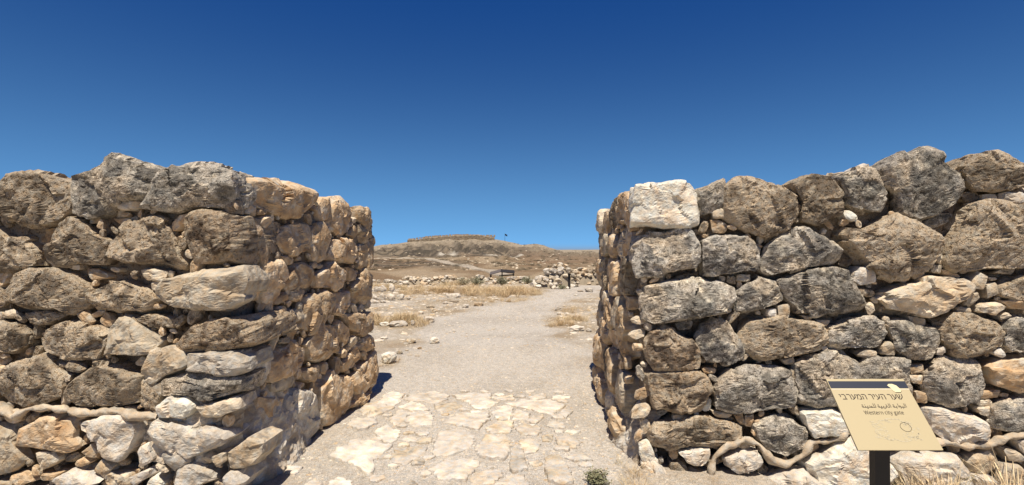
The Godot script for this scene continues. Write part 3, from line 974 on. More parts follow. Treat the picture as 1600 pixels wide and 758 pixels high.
func loose_stones():
	loose("w", -1.74, 7.23, 0.24, 0.18, "round white boulder at the foot of the gate wall's far corner")
	loose("c", -1.73, 7.90, 0.12, 0.06, "flat cream stone tucked beside the round white boulder")
	loose("c", -1.75, 8.89, 0.18, 0.09, "flat cream stone on the ground past the round white boulder")
	loose("w", -1.34, 8.83, 0.20, 0.11, "jagged white stone lying alone on the left side of the gravel path")
	loose("w", -2.32, 9.31, 0.14, 0.04, "thin white slab flat on the dirt behind the round boulder")
	loose("t", -1.50, 8.34, 0.08, 0.04, "small brown stone casting a shadow at the gravel edge")
	loose("c", -1.68, 8.18, 0.07, 0.03, "very small pale stone between white boulder and flat cream stone")
	loose("w", -1.21, 9.96, 0.06, 0.02, "tiny white pebble, left one of the pair on the path")
	loose("w", -1.14, 10.12, 0.08, 0.03, "tiny white pebble, right one of the pair on the path")
	loose("w", -1.80, 11.18, 0.27, 0.15, "big white stone with dark right end beside dry grass")
	loose("m", -2.36, 10.71, 0.46, 0.12, "long pale slab leaning low at front of the dry grass")
	loose("m", -2.08, 10.76, 0.11, 0.13, "upright grey stone at the end of the long slab")
	loose("w", -2.68, 10.80, 0.23, 0.09, "white stone near the gate wall in front of dry grass")
	loose("w", -2.23, 12.55, 0.17, 0.10, "white stone lying in dry grass above the long slab")
	loose("c", -1.97, 12.93, 0.18, 0.13, "pale stone at the right edge of the dry grass patch")
	loose("c", -2.24, 14.22, 0.27, 0.09, "flat stone with shaded front behind the dry grass patch")
	loose("w", -1.94, 17.07, 0.53, 0.14, "wide white stone farthest back in the path side scatter")
	loose("w", -1.96, 15.15, 0.19, 0.09, "white stone left of the dark flat slab beyond the grass")
	loose("b", -1.76, 15.61, 0.29, 0.05, "dark flat slab among the pale stones beyond the grass")
	loose("w", -1.29, 14.22, 0.21, 0.10, "white stone at the left edge of the path bend")
	loose("t", -0.95, 14.55, 0.33, 0.12, "tan stone with shaded hollow at the path bend edge")
	loose("w", -1.53, 13.91, 0.12, 0.06, "small white stone just in front of the dark flat slab")
	loose("c", -0.73, 16.62, 0.19, 0.07, "small cream stone beside tall dry grass left of path")
	loose("w", -0.50, 16.41, 0.15, 0.08, "small white lump beside tall dry grass left of path")
	loose("w", -2.96, 17.30, 0.16, 0.05, "small flat white stone on the bare ground behind dry grass")
	loose("w", -3.73, 20.00, 0.12, 0.06, "little white stone far back near the low rubble bank")
	loose("w", 1.21, 13.40, 0.20, 0.11, "white stone at the head of the right path verge")
	loose("w", 1.15, 12.55, 0.13, 0.08, "small white stone second along the right path verge")
	loose("w", 1.34, 12.43, 0.14, 0.10, "white lump in grass on the right path verge")
	loose("w", 1.11, 11.38, 0.14, 0.09, "white stone nearest the path in right verge grass")
	loose("w", 1.28, 10.08, 0.31, 0.11, "long white stone nearest the gate on the right verge")
	loose("w", 1.50, 10.00, 0.14, 0.08, "white stone partly behind the right gate wall edge")
	loose("m", 2.93, 19.54, 0.37, 0.18, "grey white stone far along the right side of path")
	loose("b", 2.61, 19.54, 0.24, 0.06, "low dark stone far along the right side of path")
	loose("w", 2.18, 17.53, 0.18, 0.07, "small white stone where the path curves right")
	loose("c", 1.47, 14.22, 0.14, 0.06, "small cream stone at the tip of the right verge grass")

# ---------------------------------------------------------------- ground

func ground_height(x: float, d: float) -> float:
	var r := sqrt(x * x + d * d)
	var h := 0.03 * noise.get_noise_2d(x * 0.4, d * 0.4)
	if r < 14.0: h += 0.012 * noise.get_noise_2d(x * 1.7, d * 1.7) * (1.0 - r / 14.0)
	if r < 22.0: return h
	var t := clampf(x / maxf(d, 0.01), -1.2, 1.2) if d > 0.0 else (1.2 if x > 0.0 else -1.2)
	var base := along(FALL, minf(r, 182.0))
	var rough := smoothstep(24.0, 90.0, r)
	h += rough * 0.35 * noise.get_noise_2d(x * 0.05, d * 0.05)
	if r <= 130.0: return h + base
	var ridge := 1.6 + (390.0 - along(RIDGE, t)) / 800.0 * 290.0
	var deep := d if d > 0.0 else r
	var s := clampf((deep - 165.0) / 125.0, 0.0, 1.0)
	if deep <= 290.0:
		base = lerpf(base, ridge, pow(s, 1.25) * (1.0 - 0.12 * sin(s * 9.0) * (1.0 - s)))
		var gully := 1.0 - absf(noise.get_noise_2d(x * 0.07 + d * 0.02, d * 0.022))
		h += (gully * gully - 0.6) * 3.0 * sin(s * PI) * smoothstep(172.0, 205.0, deep) + 0.9 * noise.get_noise_2d(x * 0.22, d * 0.3) * sin(s * PI)
	else:
		var fall := smoothstep(295.0, 420.0, deep)
		base = lerpf(ridge, -6.0, fall)
		var rise := smoothstep(430.0, 800.0, deep)
		base = lerpf(base, -1.4 + 3.2 * noise.get_noise_2d(x * 0.0035 + 3.1, d * 0.001), rise)
	return base + h


func on_path(x: float, d: float) -> float:
	# metres inside the edge of the path, below 0 outside it
	if d > 32.0 or d < -4.0: return -9.0
	for i in range(1, TRACK.size()):
		if d <= TRACK[i].x:
			var t: float = (d - TRACK[i - 1].x) / (TRACK[i].x - TRACK[i - 1].x)
			var k: Vector3 = TRACK[i - 1].lerp(TRACK[i], t)
			return k.z - absf(x - k.y) + 0.3 * noise.get_noise_2d(x * 0.8, d * 0.8) + 0.12 * noise.get_noise_2d(x * 4.0, d * 4.0)
	return -9.0


func soil_color(x: float, d: float, r: float) -> Color:
	var a := noise.get_noise_2d(x * 0.6, d * 0.6) * 0.5 + noise.get_noise_2d(x * 2.3, d * 2.3) * 0.3
	var near := Color(0.69, 0.62, 0.52).lerp(Color(0.60, 0.515, 0.41), smoothstep(-0.2, 0.4, a))
	if r > 6.5: near = near.lerp(Color(0.56, 0.465, 0.34).lerp(Color(0.47, 0.37, 0.25), smoothstep(0.0, 0.4, noise.get_noise_2d(x * 1.1 + 9.0, d * 1.1))), smoothstep(6.5, 10.0, r) * smoothstep(-0.45, 0.2, a))
	near = near.lerp(Color(0.74, 0.68, 0.595).lerp(Color(0.64, 0.58, 0.495), smoothstep(-0.3, 0.5, a)), smoothstep(-0.25, 0.2, on_path(x, d)))
	if r < 24.0: return near
	var far := Color(0.36, 0.265, 0.165)
	far = far.lerp(Color(0.29, 0.20, 0.12), smoothstep(0.0, 0.4, noise.get_noise_2d(x * 0.03, d * 0.05)))
	far = far.lerp(Color(0.46, 0.36, 0.24), smoothstep(0.1, 0.5, noise.get_noise_2d(x * 0.05 + 7.0, d * 0.03)))
	if r > 120.0:
		var band := noise.get_noise_2d(x * 0.04 + d * 0.02 + 4.0, d * 0.11) * 0.55 + noise.get_noise_2d(x * 0.13 + d * 0.05, d * 0.3) * 0.45 + noise.get_noise_2d(x * 0.5, d * 0.6) * 0.25
		var up := smoothstep(165.0, 285.0, d)
		var side := smoothstep(12.0, -6.0, x)
		far = far.lerp(Color(0.30, 0.25, 0.185), 0.8 * smoothstep(175.0, 200.0, d))
		var dark := smoothstep(-0.12, 0.25, band + 0.26 * sin(up * PI) - 0.03) * smoothstep(172.0, 190.0, d) * (1.0 - smoothstep(238.0, 276.0, d)) * lerpf(0.25, 1.0, side)
		far = far.lerp(Color(0.10, 0.085, 0.068), dark * 0.92)
		var low := smoothstep(-0.3, 0.15, band) * smoothstep(116.0, 132.0, d + x * 0.15) * (1.0 - smoothstep(160.0, 172.0, d)) * smoothstep(-0.06, -0.14, x / maxf(d, 1.0))
		far = far.lerp(Color(0.12, 0.10, 0.08), low * 0.9)
		var pale := smoothstep(225.0, 285.0, d + 34.0 * band) * 0.85
		far = far.lerp(Color(0.50, 0.42, 0.31), pale)
		far = far.lerp(Color(0.31, 0.215, 0.14), 0.6 * smoothstep(-4.0, 10.0, x) * smoothstep(140.0, 170.0, d) * (1.0 - smoothstep(190.0, 240.0, d)))
		var bright := smoothstep(5.0, 2.0, Vector2(x + 25.0, (d - 196.0) * 0.5).length()) + smoothstep(5.0, 2.5, Vector2((x + 2.0) * 0.5, d - 190.0).length())
		far = far.lerp(Color(0.72, 0.66, 0.55), clampf(bright, 0.0, 1.0))
	return near.lerp(far, smoothstep(24.0, 34.0, r + 3.0 * a))


func make_ground():
	var turns := PackedFloat32Array()
	var a := -180.0
	while a < 179.9:
		turns.append(deg_to_rad(a))
		a += 0.19 if absf(a) < 50.0 else 4.0
	var far: Array = []
	var r := 0.7
	while r < 4200.0:
		far.append(r)
		r *= 1.0155 if r < 330.0 else 1.05
	var split := 0
	for i in far.size():
		if far[i] < 62.0: split = i
	for part in [["ground", 0, split, mats.gravel], ["hill", split, far.size() - 1, mats.hill]]:
		var v := PackedVector3Array()
		var c := PackedColorArray()
		var index := PackedInt32Array()
		var trodden := PackedInt32Array()
		var m := turns.size()
		for i in range(part[1], part[2] + 1):
			for t in turns:
				var x: float = far[i] * sin(t)
				var d: float = far[i] * cos(t)
				v.append(Vector3(x, ground_height(x, d), -d))
				c.append(soil_color(x, d, far[i]))
		for i in part[2] - part[1]:
			for j in m:
				var k: int = i * m + j
				var l: int = i * m + (j + 1) % m
				if part[1] == 0 and on_path(v[k].x, -v[k].z) > 0.0: trodden.append_array([k, l + m, l, k, k + m, l + m])
				else: index.append_array([k, l, l + m, k, l + m, k + m])
		if part[1] == 0:
			v.append(Vector3(0, ground_height(0, 0), 0))
			c.append(c[0])
			for j in m: index.append_array([v.size() - 1, (j + 1) % m, j])
		for i in range(0, index.size(), 3):
			var swap := index[i + 1]
			index[i + 1] = index[i + 2]
			index[i + 2] = swap
		var o := put(part[0], surface(v, index, c), part[3])
		if part[0] == "ground":
			var way := put("path", surface(v, trodden, c), mats.gravel)
			tag(way, "pale gravel path running through the gate and bending right", "", "", "structure")
		if part[0] == "ground": tag(o, "dry pale soil with sparse stones around the gate", "", "", "structure")
		else: tag(o, "bare brown hill rising beyond the valley", "", "", "structure")


func strip(keys: Array, step: float, lift: float, edge: float, tint: Color, second: Color) -> ArrayMesh:
	# a ribbon of bare ground along KEYS (x, d, half width), laid on the terrain
	var v := PackedVector3Array()
	var c := PackedColorArray()
	var index := PackedInt32Array()
	var centre := Curve3D.new()
	var widths: Array = []
	for i in keys.size():
		var before: Vector3 = keys[maxi(i - 1, 0)]
		var after: Vector3 = keys[mini(i + 1, keys.size() - 1)]
		var t := Vector3(after.x - before.x, 0, after.y - before.y) * 0.16
		centre.add_point(Vector3(keys[i].x, keys[i].z, keys[i].y), -t, t)
	var long := centre.get_baked_length()
	var rows := int(long / step)
	for i in rows + 1:
		var p := centre.sample_baked(long * i / rows)
		var q := centre.sample_baked(minf(long, long * i / rows + step))
		var o := centre.sample_baked(maxf(0, long * i / rows - step))
		var t := Vector2(q.x - o.x, q.z - o.z).normalized()
		var across := Vector2(t.y, -t.x)
		for j in 25:
			var s := j / 12.0 - 1.0
			var w := p.y + edge * noise.get_noise_2d(i * step * 1.3, s * 4.0 + 20.0) + edge * 0.5 * noise.get_noise_2d(i * step * 5.0, s * 4.0)
			var at := Vector2(p.x, p.z) + across * s * w
			v.append(Vector3(at.x, ground_height(at.x, at.y) + lift * (1.0 if absf(s) < 0.95 else -1.0), -at.y))
			var n := noise.get_noise_2d(at.x * 0.9, at.y * 0.9) * 0.6 + noise.get_noise_2d(at.x * 3.0, at.y * 3.0) * 0.4
			c.append(tint.lerp(second, smoothstep(-0.3, 0.5, n)))
	for i in rows:
		for j in 24:
			var k := i * 25 + j
			index.append_array([k, k + 1, k + 26, k, k + 26, k + 25])
	return surface(v, index, c)


func make_track():
	var o := put("dirt_road", strip([Vector3(-90, 177, 1.6), Vector3(-47, 176, 1.6), Vector3(-31, 175, 1.6), Vector3(-26, 168, 1.7), Vector3(-12.3, 135, 1.7), Vector3(-4.5, 113, 1.7), Vector3(-1.0, 98, 1.6)], 1.2, 0.22, 0.2, Color(0.62, 0.54, 0.43), Color(0.5, 0.43, 0.33)), mats.hill)
	tag(o, "pale dirt road climbing the foot of the hill", "", "", "structure")


func make_pavement():
	pavement = holder("pavement")
	tag(pavement, "rough limestone slabs paving the gate threshold", "", "", "structure")
	paving_stones()
	# the small broken pieces between the slabs
	for n in 900:
		if pavement.get_child_count() > 120: break
		var d := rng.randf_range(3.2, 5.9)
		var p := Vector2(rng.randf_range(-1.2, 0.55), d)
		var r := rng.randf_range(0.045, 0.13)
		var free := true
		for q in pavers:
			if Geometry2D.is_point_in_polygon(p, q): free = false
			for c in q:
				if c.distance_to(p) < r * 1.15: free = false
		if not free: continue
		var piece := blob(r, rng.randf_range(0.6, 0.95), rng.randi_range(5, 7), rng)
		var list: Array = []
		for c in piece: list.append_array([(c.x + p.x) * 100.0, (c.y + p.y) * 100.0])
		paver("ccmwcw"[rng.randi() % 6], list)


func paver(ty: String, list: Array):
	var poly := PackedVector2Array()
	for i in range(0, list.size(), 2): poly.append(Vector2(list[i], list[i + 1]) / 100.0)
	var mid := Vector2.ZERO
	for p in poly: mid += p / poly.size()
	pavers.append(poly)
	var local := PackedVector2Array()
	for p in poly: local.append(p - mid)
	if ty == "t": ty = "c"
	elif ty == "c" and rng.randf() < 0.65: ty = "w"
	var mesh := slab(local, ty, rng.randf() * 60.0)
	# the outline's plane (x, d) is laid flat: its front faces up
	var flat := Basis(Vector3(1, 0, 0), Vector3(0, 0, -1), Vector3(0, 1, 0))
	put("paving_stone", mesh, mats.chalk, pavement, Transform3D(flat, Vector3(mid.x, ground_height(mid.x, mid.y) + rng.randf_range(0.001, 0.010), -mid.y)))


func slab(poly: PackedVector2Array, ty: String, shift: float) -> ArrayMesh:
	# a flat worn stone with a ragged rim
	var seg := 64
	var far := 0.0
	for p in poly: far = maxf(far, p.length())
	var v := PackedVector3Array([Vector3(0, 0, 0.014)])
	var steps := [Vector2(0.25, 0.013), Vector2(0.5, 0.013), Vector2(0.7, 0.012), Vector2(0.86, 0.011), Vector2(0.95, 0.008), Vector2(1.0, 0.0), Vector2(1.01, -0.05)]
	for s in steps:
		for j in seg:
			var dir := Vector2.from_angle(TAU * j / seg)
			var best := far * 0.3
			for i in poly.size():
				var hit = Geometry2D.segment_intersects_segment(Vector2.ZERO, dir * far * 2.0, poly[i], poly[(i + 1) % poly.size()])
				if hit != null: best = (hit as Vector2).length()
			best *= 1.02 + 0.12 * noise.get_noise_2d(dir.x * 2.6 + shift, dir.y * 2.6) + 0.07 * noise.get_noise_2d(dir.x * 8.0, dir.y * 8.0 + shift)
			var p: Vector2 = dir * best * s.x
			v.append(Vector3(p.x, p.y, s.y))
	var c := PackedColorArray()
	for i in v.size():
		var p := v[i]
		var q := p + Vector3(shift, shift, 0)
		v[i].z += 0.008 * n3(q * 5.0) + 0.004 * n3(q * 16.0)
		c.append(stone_color(ty, p, shift).lerp(Color(0.68, 0.63, 0.56), smoothstep(-0.25, 0.4, n3(q * 5.0 + Vector3(2, 2, 2))) * 0.8))
	var index := PackedInt32Array()
	for j in seg:
		var k := (j + 1) % seg
		index.append_array([0, 1 + j, 1 + k])
		for r in steps.size() - 1:
			var a := 1 + r * seg
			var b := a + seg
			index.append_array([a + j, b + j, b + k, a + j, b + k, a + k])
	return surface(v, index, c)


func loose(ty: String, x: float, d: float, wide: float, tall: float, label: String):
	var depth := clampf(wide * 0.75, tall * 0.6, 0.3)
	var mesh: Mesh
	if wide * 500.0 / d > 7.0: mesh = rock(blob(0.5, 0.85, 8, rng), 0.3, 0.36, ty, rng.randf() * 50.0, 0.11, 12, 1.3, true)
	else: mesh = rubble[ty][rng.randi() % 5]
	var o := put("loose_stone", mesh, mats[ty], self, Transform3D(Basis(Vector3.UP, rng.randf_range(-0.4, 0.4)) * Basis().scaled(Vector3(wide, tall * 1.25, depth * 1.4)), Vector3(x, ground_height(x, d) + tall * 0.42, -d)))
	tag(o, label, "stone", "loose stones beside the path")


# ---------------------------------------------------------------- ruins and far things

func heap(x: float, d: float, rx: float, rd: float, high: float, count: int, least: float, most: float, kinds: String):
	# a mound of stones, part of the ruin that WALL holds
	var mound := PackedVector3Array()
	var c := PackedColorArray()
	var index := PackedInt32Array()
	for i in 13:
		for j in 13:
			var p := Vector2(i / 6.0 - 1.0, j / 6.0 - 1.0)
			var h := high * 0.8 * maxf(0.0, 1.0 - pow(p.length(), 3.0)) - 0.08
			var at := Vector2(x + p.x * rx, d + p.y * rd)
			mound.append(Vector3(at.x, ground_height(at.x, at.y) + h, -at.y) - wall.position)
			c.append(Color(0.5, 0.42, 0.31))
	for i in 12:
		for j in 12:
			var k := i * 13 + j
			index.append_array([k, k + 13, k + 14, k, k + 14, k + 1])
	put("earth_core", surface(mound, index, c), mats.gravel, wall)
	for n in count:
		var a := rng.randf() * TAU
		var q := sqrt(rng.randf())
		var at := Vector2(x + cos(a) * q * rx, d + sin(a) * q * rd)
		var s := rng.randf_range(least, most)
		var h := high * maxf(0.0, 1.0 - pow(q, 3.0)) - s * 0.2
		var ty := kinds[rng.randi() % kinds.length()]
		var turn := Basis.from_euler(Vector3(rng.randf_range(-0.6, 0.6), rng.randf() * TAU, rng.randf_range(-0.5, 0.5))).scaled(Vector3(s * rng.randf_range(0.8, 1.4), s * rng.randf_range(0.6, 0.95), s))
		put("stone", rubble[ty][rng.randi() % 5], mats[ty], wall, Transform3D(turn, Vector3(at.x, ground_height(at.x, at.y) + maxf(h, s * 0.15), -at.y) - wall.position))


func make_ruins():
	wall = holder("ruined_wall", Vector3(-4.2, 0, -16.2))
	tag(wall, "short stack of white blocks just past the left gate wall", "ruin")
	for s in [[-4.35, 16.0, 0.3, 0.2, 0.1], [-4.05, 16.0, 0.2, 0.22, 0.1], [-3.78, 16.0, 0.34, 0.24, 0.12], [-3.5, 16.1, 0.3, 0.22, 0.11], [-3.27, 16.2, 0.13, 0.11, 0.05], [-4.3, 16.2, 0.2, 0.24, 0.34], [-4.1, 16.2, 0.3, 0.24, 0.34], [-3.82, 16.3, 0.22, 0.3, 0.36], [-4.5, 16.1, 0.26, 0.24, 0.32], [-4.2, 15.4, 0.44, 0.14, 0.05], [-3.9, 15.5, 0.2, 0.1, 0.04], [-4.62, 15.9, 0.3, 0.25, 0.1]]:
		put("stone", rubble["w"][rng.randi() % 5], mats.w, wall, Transform3D(Basis(Vector3.UP, rng.randf_range(-0.4, 0.4)).scaled(Vector3(s[2], s[3] * 1.25, 0.26)), Vector3(s[0], ground_height(s[0], s[1]) + s[4], -s[1]) - wall.position))
	wall = holder("ruined_wall", Vector3(-4, 0, -25))
	tag(wall, "low crumbling stone bank with dark hollows beneath, straight below the fortress", "ruin")
	for k in 6: heap(-5.0 + k * 0.52, 24.6 + 0.3 * sin(k * 1.7), 0.5, 0.55, 0.42 + 0.08 * sin(k * 2.1), 30, 0.1, 0.34, "wccmt")
	wall = holder("ruined_wall", Vector3(-6.4, 0, -23))
	tag(wall, "scattered white rubble bank farthest towards the left gate wall", "ruin")
	for k in 3: heap(-6.9 + k * 0.55, 23.2 + 0.4 * k, 0.5, 0.5, 0.3, 11, 0.14, 0.34, "wwcm")
	wall = holder("ruined_wall", Vector3(-0.3, 0, -26))
	tag(wall, "low line of white rubble in front of the open shelter", "ruin")
	for k in 6: heap(-1.7 + k * 0.55, 26.2 + 0.35 * sin(k * 2.3), 0.55, 0.6, 0.34 + 0.12 * sin(k * 1.9 + 1.0), 28, 0.1, 0.34, "wwcmt")
	wall = holder("ruined_wall", Vector3(1.7, 0, -21.6))
	tag(wall, "tall heap of pale stones beside the dark marker post where the path bends", "ruin")
	heap(1.28, 21.2, 0.45, 0.5, 0.5, 32, 0.14, 0.32, "wwwc")
	heap(1.6, 21.8, 0.5, 0.6, 0.78, 40, 0.15, 0.34, "wwccm")
	heap(2.1, 22.2, 0.55, 0.6, 1.05, 52, 0.16, 0.36, "ccwtm")
	heap(2.5, 22.6, 0.45, 0.55, 0.82, 34, 0.15, 0.32, "ctmb")
	heap(1.9, 21.0, 0.5, 0.25, 0.12, 12, 0.14, 0.28, "wwc")
	wall = holder("ruined_wall", Vector3(4, 0, -25))
	tag(wall, "brownish stone bank running behind the right gate wall beyond the path", "ruin")
	for k in 7: heap(2.9 + k * 0.6, 25.2 + 0.1 * k, 0.6, 0.6, 0.75 + 0.06 * k + 0.08 * sin(k * 2.7), 40, 0.12, 0.32, "ctbcmt")


func make_fortress():
	var fort := holder("fortress", Vector3(-22, 0, -284))
	tag(fort, "ancient stone fortress with long level walls on top of the hill", "fortress")
	var corners := [Vector2(-59.5, 291), Vector2(-35.5, 282.5), Vector2(-21.6, 279.5), Vector2(-9.7, 283.5), Vector2(-12, 318), Vector2(-55, 322)]
	var tops := [7.15, 9.2, 9.85, 8.7, 8.6, 7.2]
	for e in corners.size():
		var a: Vector2 = corners[e]
		var b: Vector2 = corners[(e + 1) % corners.size()]
		var cols := int(a.distance_to(b) / 0.5)
		var v := PackedVector3Array()
		var c := PackedColorArray()
		var index := PackedInt32Array()
		var out := Vector2((b - a).y, -(b - a).x).normalized()
		for i in cols + 1:
			var p := a.lerp(b, float(i) / cols)
			var top := lerpf(tops[e], tops[(e + 1) % corners.size()], float(i) / cols) + 0.45 * noise.get_noise_2d(i * 0.07, e * 9.0) + 0.12 * noise.get_noise_2d(i * 0.9, e * 9.0)
			var low := ground_height(p.x, p.y) - 1.0
			for j in 8:
				var q := p - out * (0.0 if j < 7 else 1.6) + out * 0.15 * noise.get_noise_2d(i * 0.8, j * 2.0)
				v.append(Vector3(q.x, lerpf(low, top, minf(j, 6) / 6.0), -q.y) - fort.position)
				c.append(Color(0.47, 0.385, 0.28).lerp(Color(0.30, 0.235, 0.165), smoothstep(-0.2, 0.5, noise.get_noise_2d(i * 0.25, j * 0.9 + e * 5.0))))
		for i in cols:
			for j in 7:
				var k := i * 8 + j
				index.append_array([k, k + 8, k + 9, k, k + 9, k + 1])
		put("rampart", surface(v, index, c), mats.hill, fort)
	var st := SurfaceTool.new()
	st.begin(Mesh.PRIMITIVE_TRIANGLES)
	for k in 26:
		var t := k / 25.0
		var p := Vector2(-59, 291).lerp(Vector2(-10, 284), t)
		box_into(st, Vector3(p.x + 22, lerpf(7.6, 9.3, t) + 1.4 * sin(t * PI), -p.y - 6.0 + 284), Vector3(rng.randf_range(0.8, 2.2), rng.randf_range(0.5, 1.3), 1.5))
	var inner := put("inner_walls", st.commit(), plain(Color(0.62, 0.55, 0.46), 0.95), fort)
	inner.set_meta("kind", "stuff")


func make_shelter():
	var x := -1.55
	var d := 80.0
	var h := ground_height(x, d)
	var s := holder("shade_shelter", Vector3(x, h, -d))
	tag(s, "small open shelter with dark posts and pitched roof in the valley", "shelter")
	for px in [-1.75, 0.0, 1.75]:
		for pz in [-1.2, 1.2]:
			var tall: float = 1.8 - 0.09 * pz - 0.12 * absf(px)
			put("post", box(Vector3(0.14, tall, 0.14), Vector3(px, tall * 0.5, pz)), mats.timber, s)
	put("roof", box(Vector3(1.75, 0.09, 3.1), Vector3(-1.05, 1.72, 0), Basis(Vector3(1, 0, 0), 0.09) * Basis(Vector3(0, 0, 1), 0.26)), mats.sheet, s)
	put("roof", box(Vector3(2.2, 0.09, 3.1), Vector3(0.85, 1.84, 0), Basis(Vector3(1, 0, 0), 0.09) * Basis(Vector3(0, 0, 1), -0.08)), mats.timber, s)
	for pz in [-1.2, 1.2]: put("rail", box(Vector3(3.4, 0.1, 0.08), Vector3(0, 0.45, pz)), mats.timber, s)
	put("bench", box(Vector3(2.6, 0.08, 0.5), Vector3(0.2, 0.5, 0.3)), mats.timber, s)


func make_marker_post():
	var s := holder("marker_post", Vector3(2.34, ground_height(2.34, 21.0), -21.0))
	tag(s, "dark marker post with a slanted board before the tall stone heap", "sign")
	put("post", box(Vector3(0.09, 0.6, 0.08), Vector3(0, 0.31, 0)), mats.post, s)
	put("board", box(Vector3(0.24, 0.02, 0.24), Vector3(-0.03, 0.64, 0.02), Basis(Vector3(0, 0, 1), -0.5)), mats.post, s)


func make_flag():
	var x := -4.0
	var d := 288.0
	var s := holder("flag", Vector3(x, ground_height(x, d) - 0.3, -d))
	tag(s, "tiny dark flag on a thin pole right of the fortress", "flag")
	var pole := CylinderMesh.new()
	pole.top_radius = 0.06
	pole.bottom_radius = 0.09
	pole.height = 4.6
	put("pole", pole, mats.timber, s, Transform3D(Basis(), Vector3(0, 2.3, 0)))
	var v := PackedVector3Array()
	var index := PackedInt32Array()
	for i in 9:
		for j in 2:
			v.append(Vector3(i * 0.17, 4.5 - j * 0.95 - i * 0.08, 0.16 * sin(i * 0.9)))
	for i in 8: index.append_array([i * 2, i * 2 + 1, i * 2 + 3, i * 2, i * 2 + 3, i * 2 + 2])
	put("cloth", surface(v, index), mats.cloth, s)


# ---------------------------------------------------------------- the sign

func ink(st: SurfaceTool, points: Array, at: Vector2, scale: Vector2, thick: float, lift: float):
	for i in points.size() - 1:
		var a: Vector2 = at + (points[i] as Vector2) * scale
		var b: Vector2 = at + (points[i + 1] as Vector2) * scale
		var t := (b - a).normalized() * thick * 0.5
		var n := Vector2(-t.y, t.x)
		a -= t * 0.7
		b += t * 0.7
		st.set_normal(Vector3(0, 0, 1))
		for p in [a + n, b + n, b - n, a + n, b - n, a - n]: st.add_vertex(Vector3(p.x, p.y, lift))


func ring(centre: Vector2, r: Vector2, n := 20, from := 0.0, to := TAU) -> Array:
	var out: Array = []
	for i in n + 1: out.append(centre + Vector2(cos(lerpf(from, to, float(i) / n)) * r.x, sin(lerpf(from, to, float(i) / n)) * r.y))
	return out


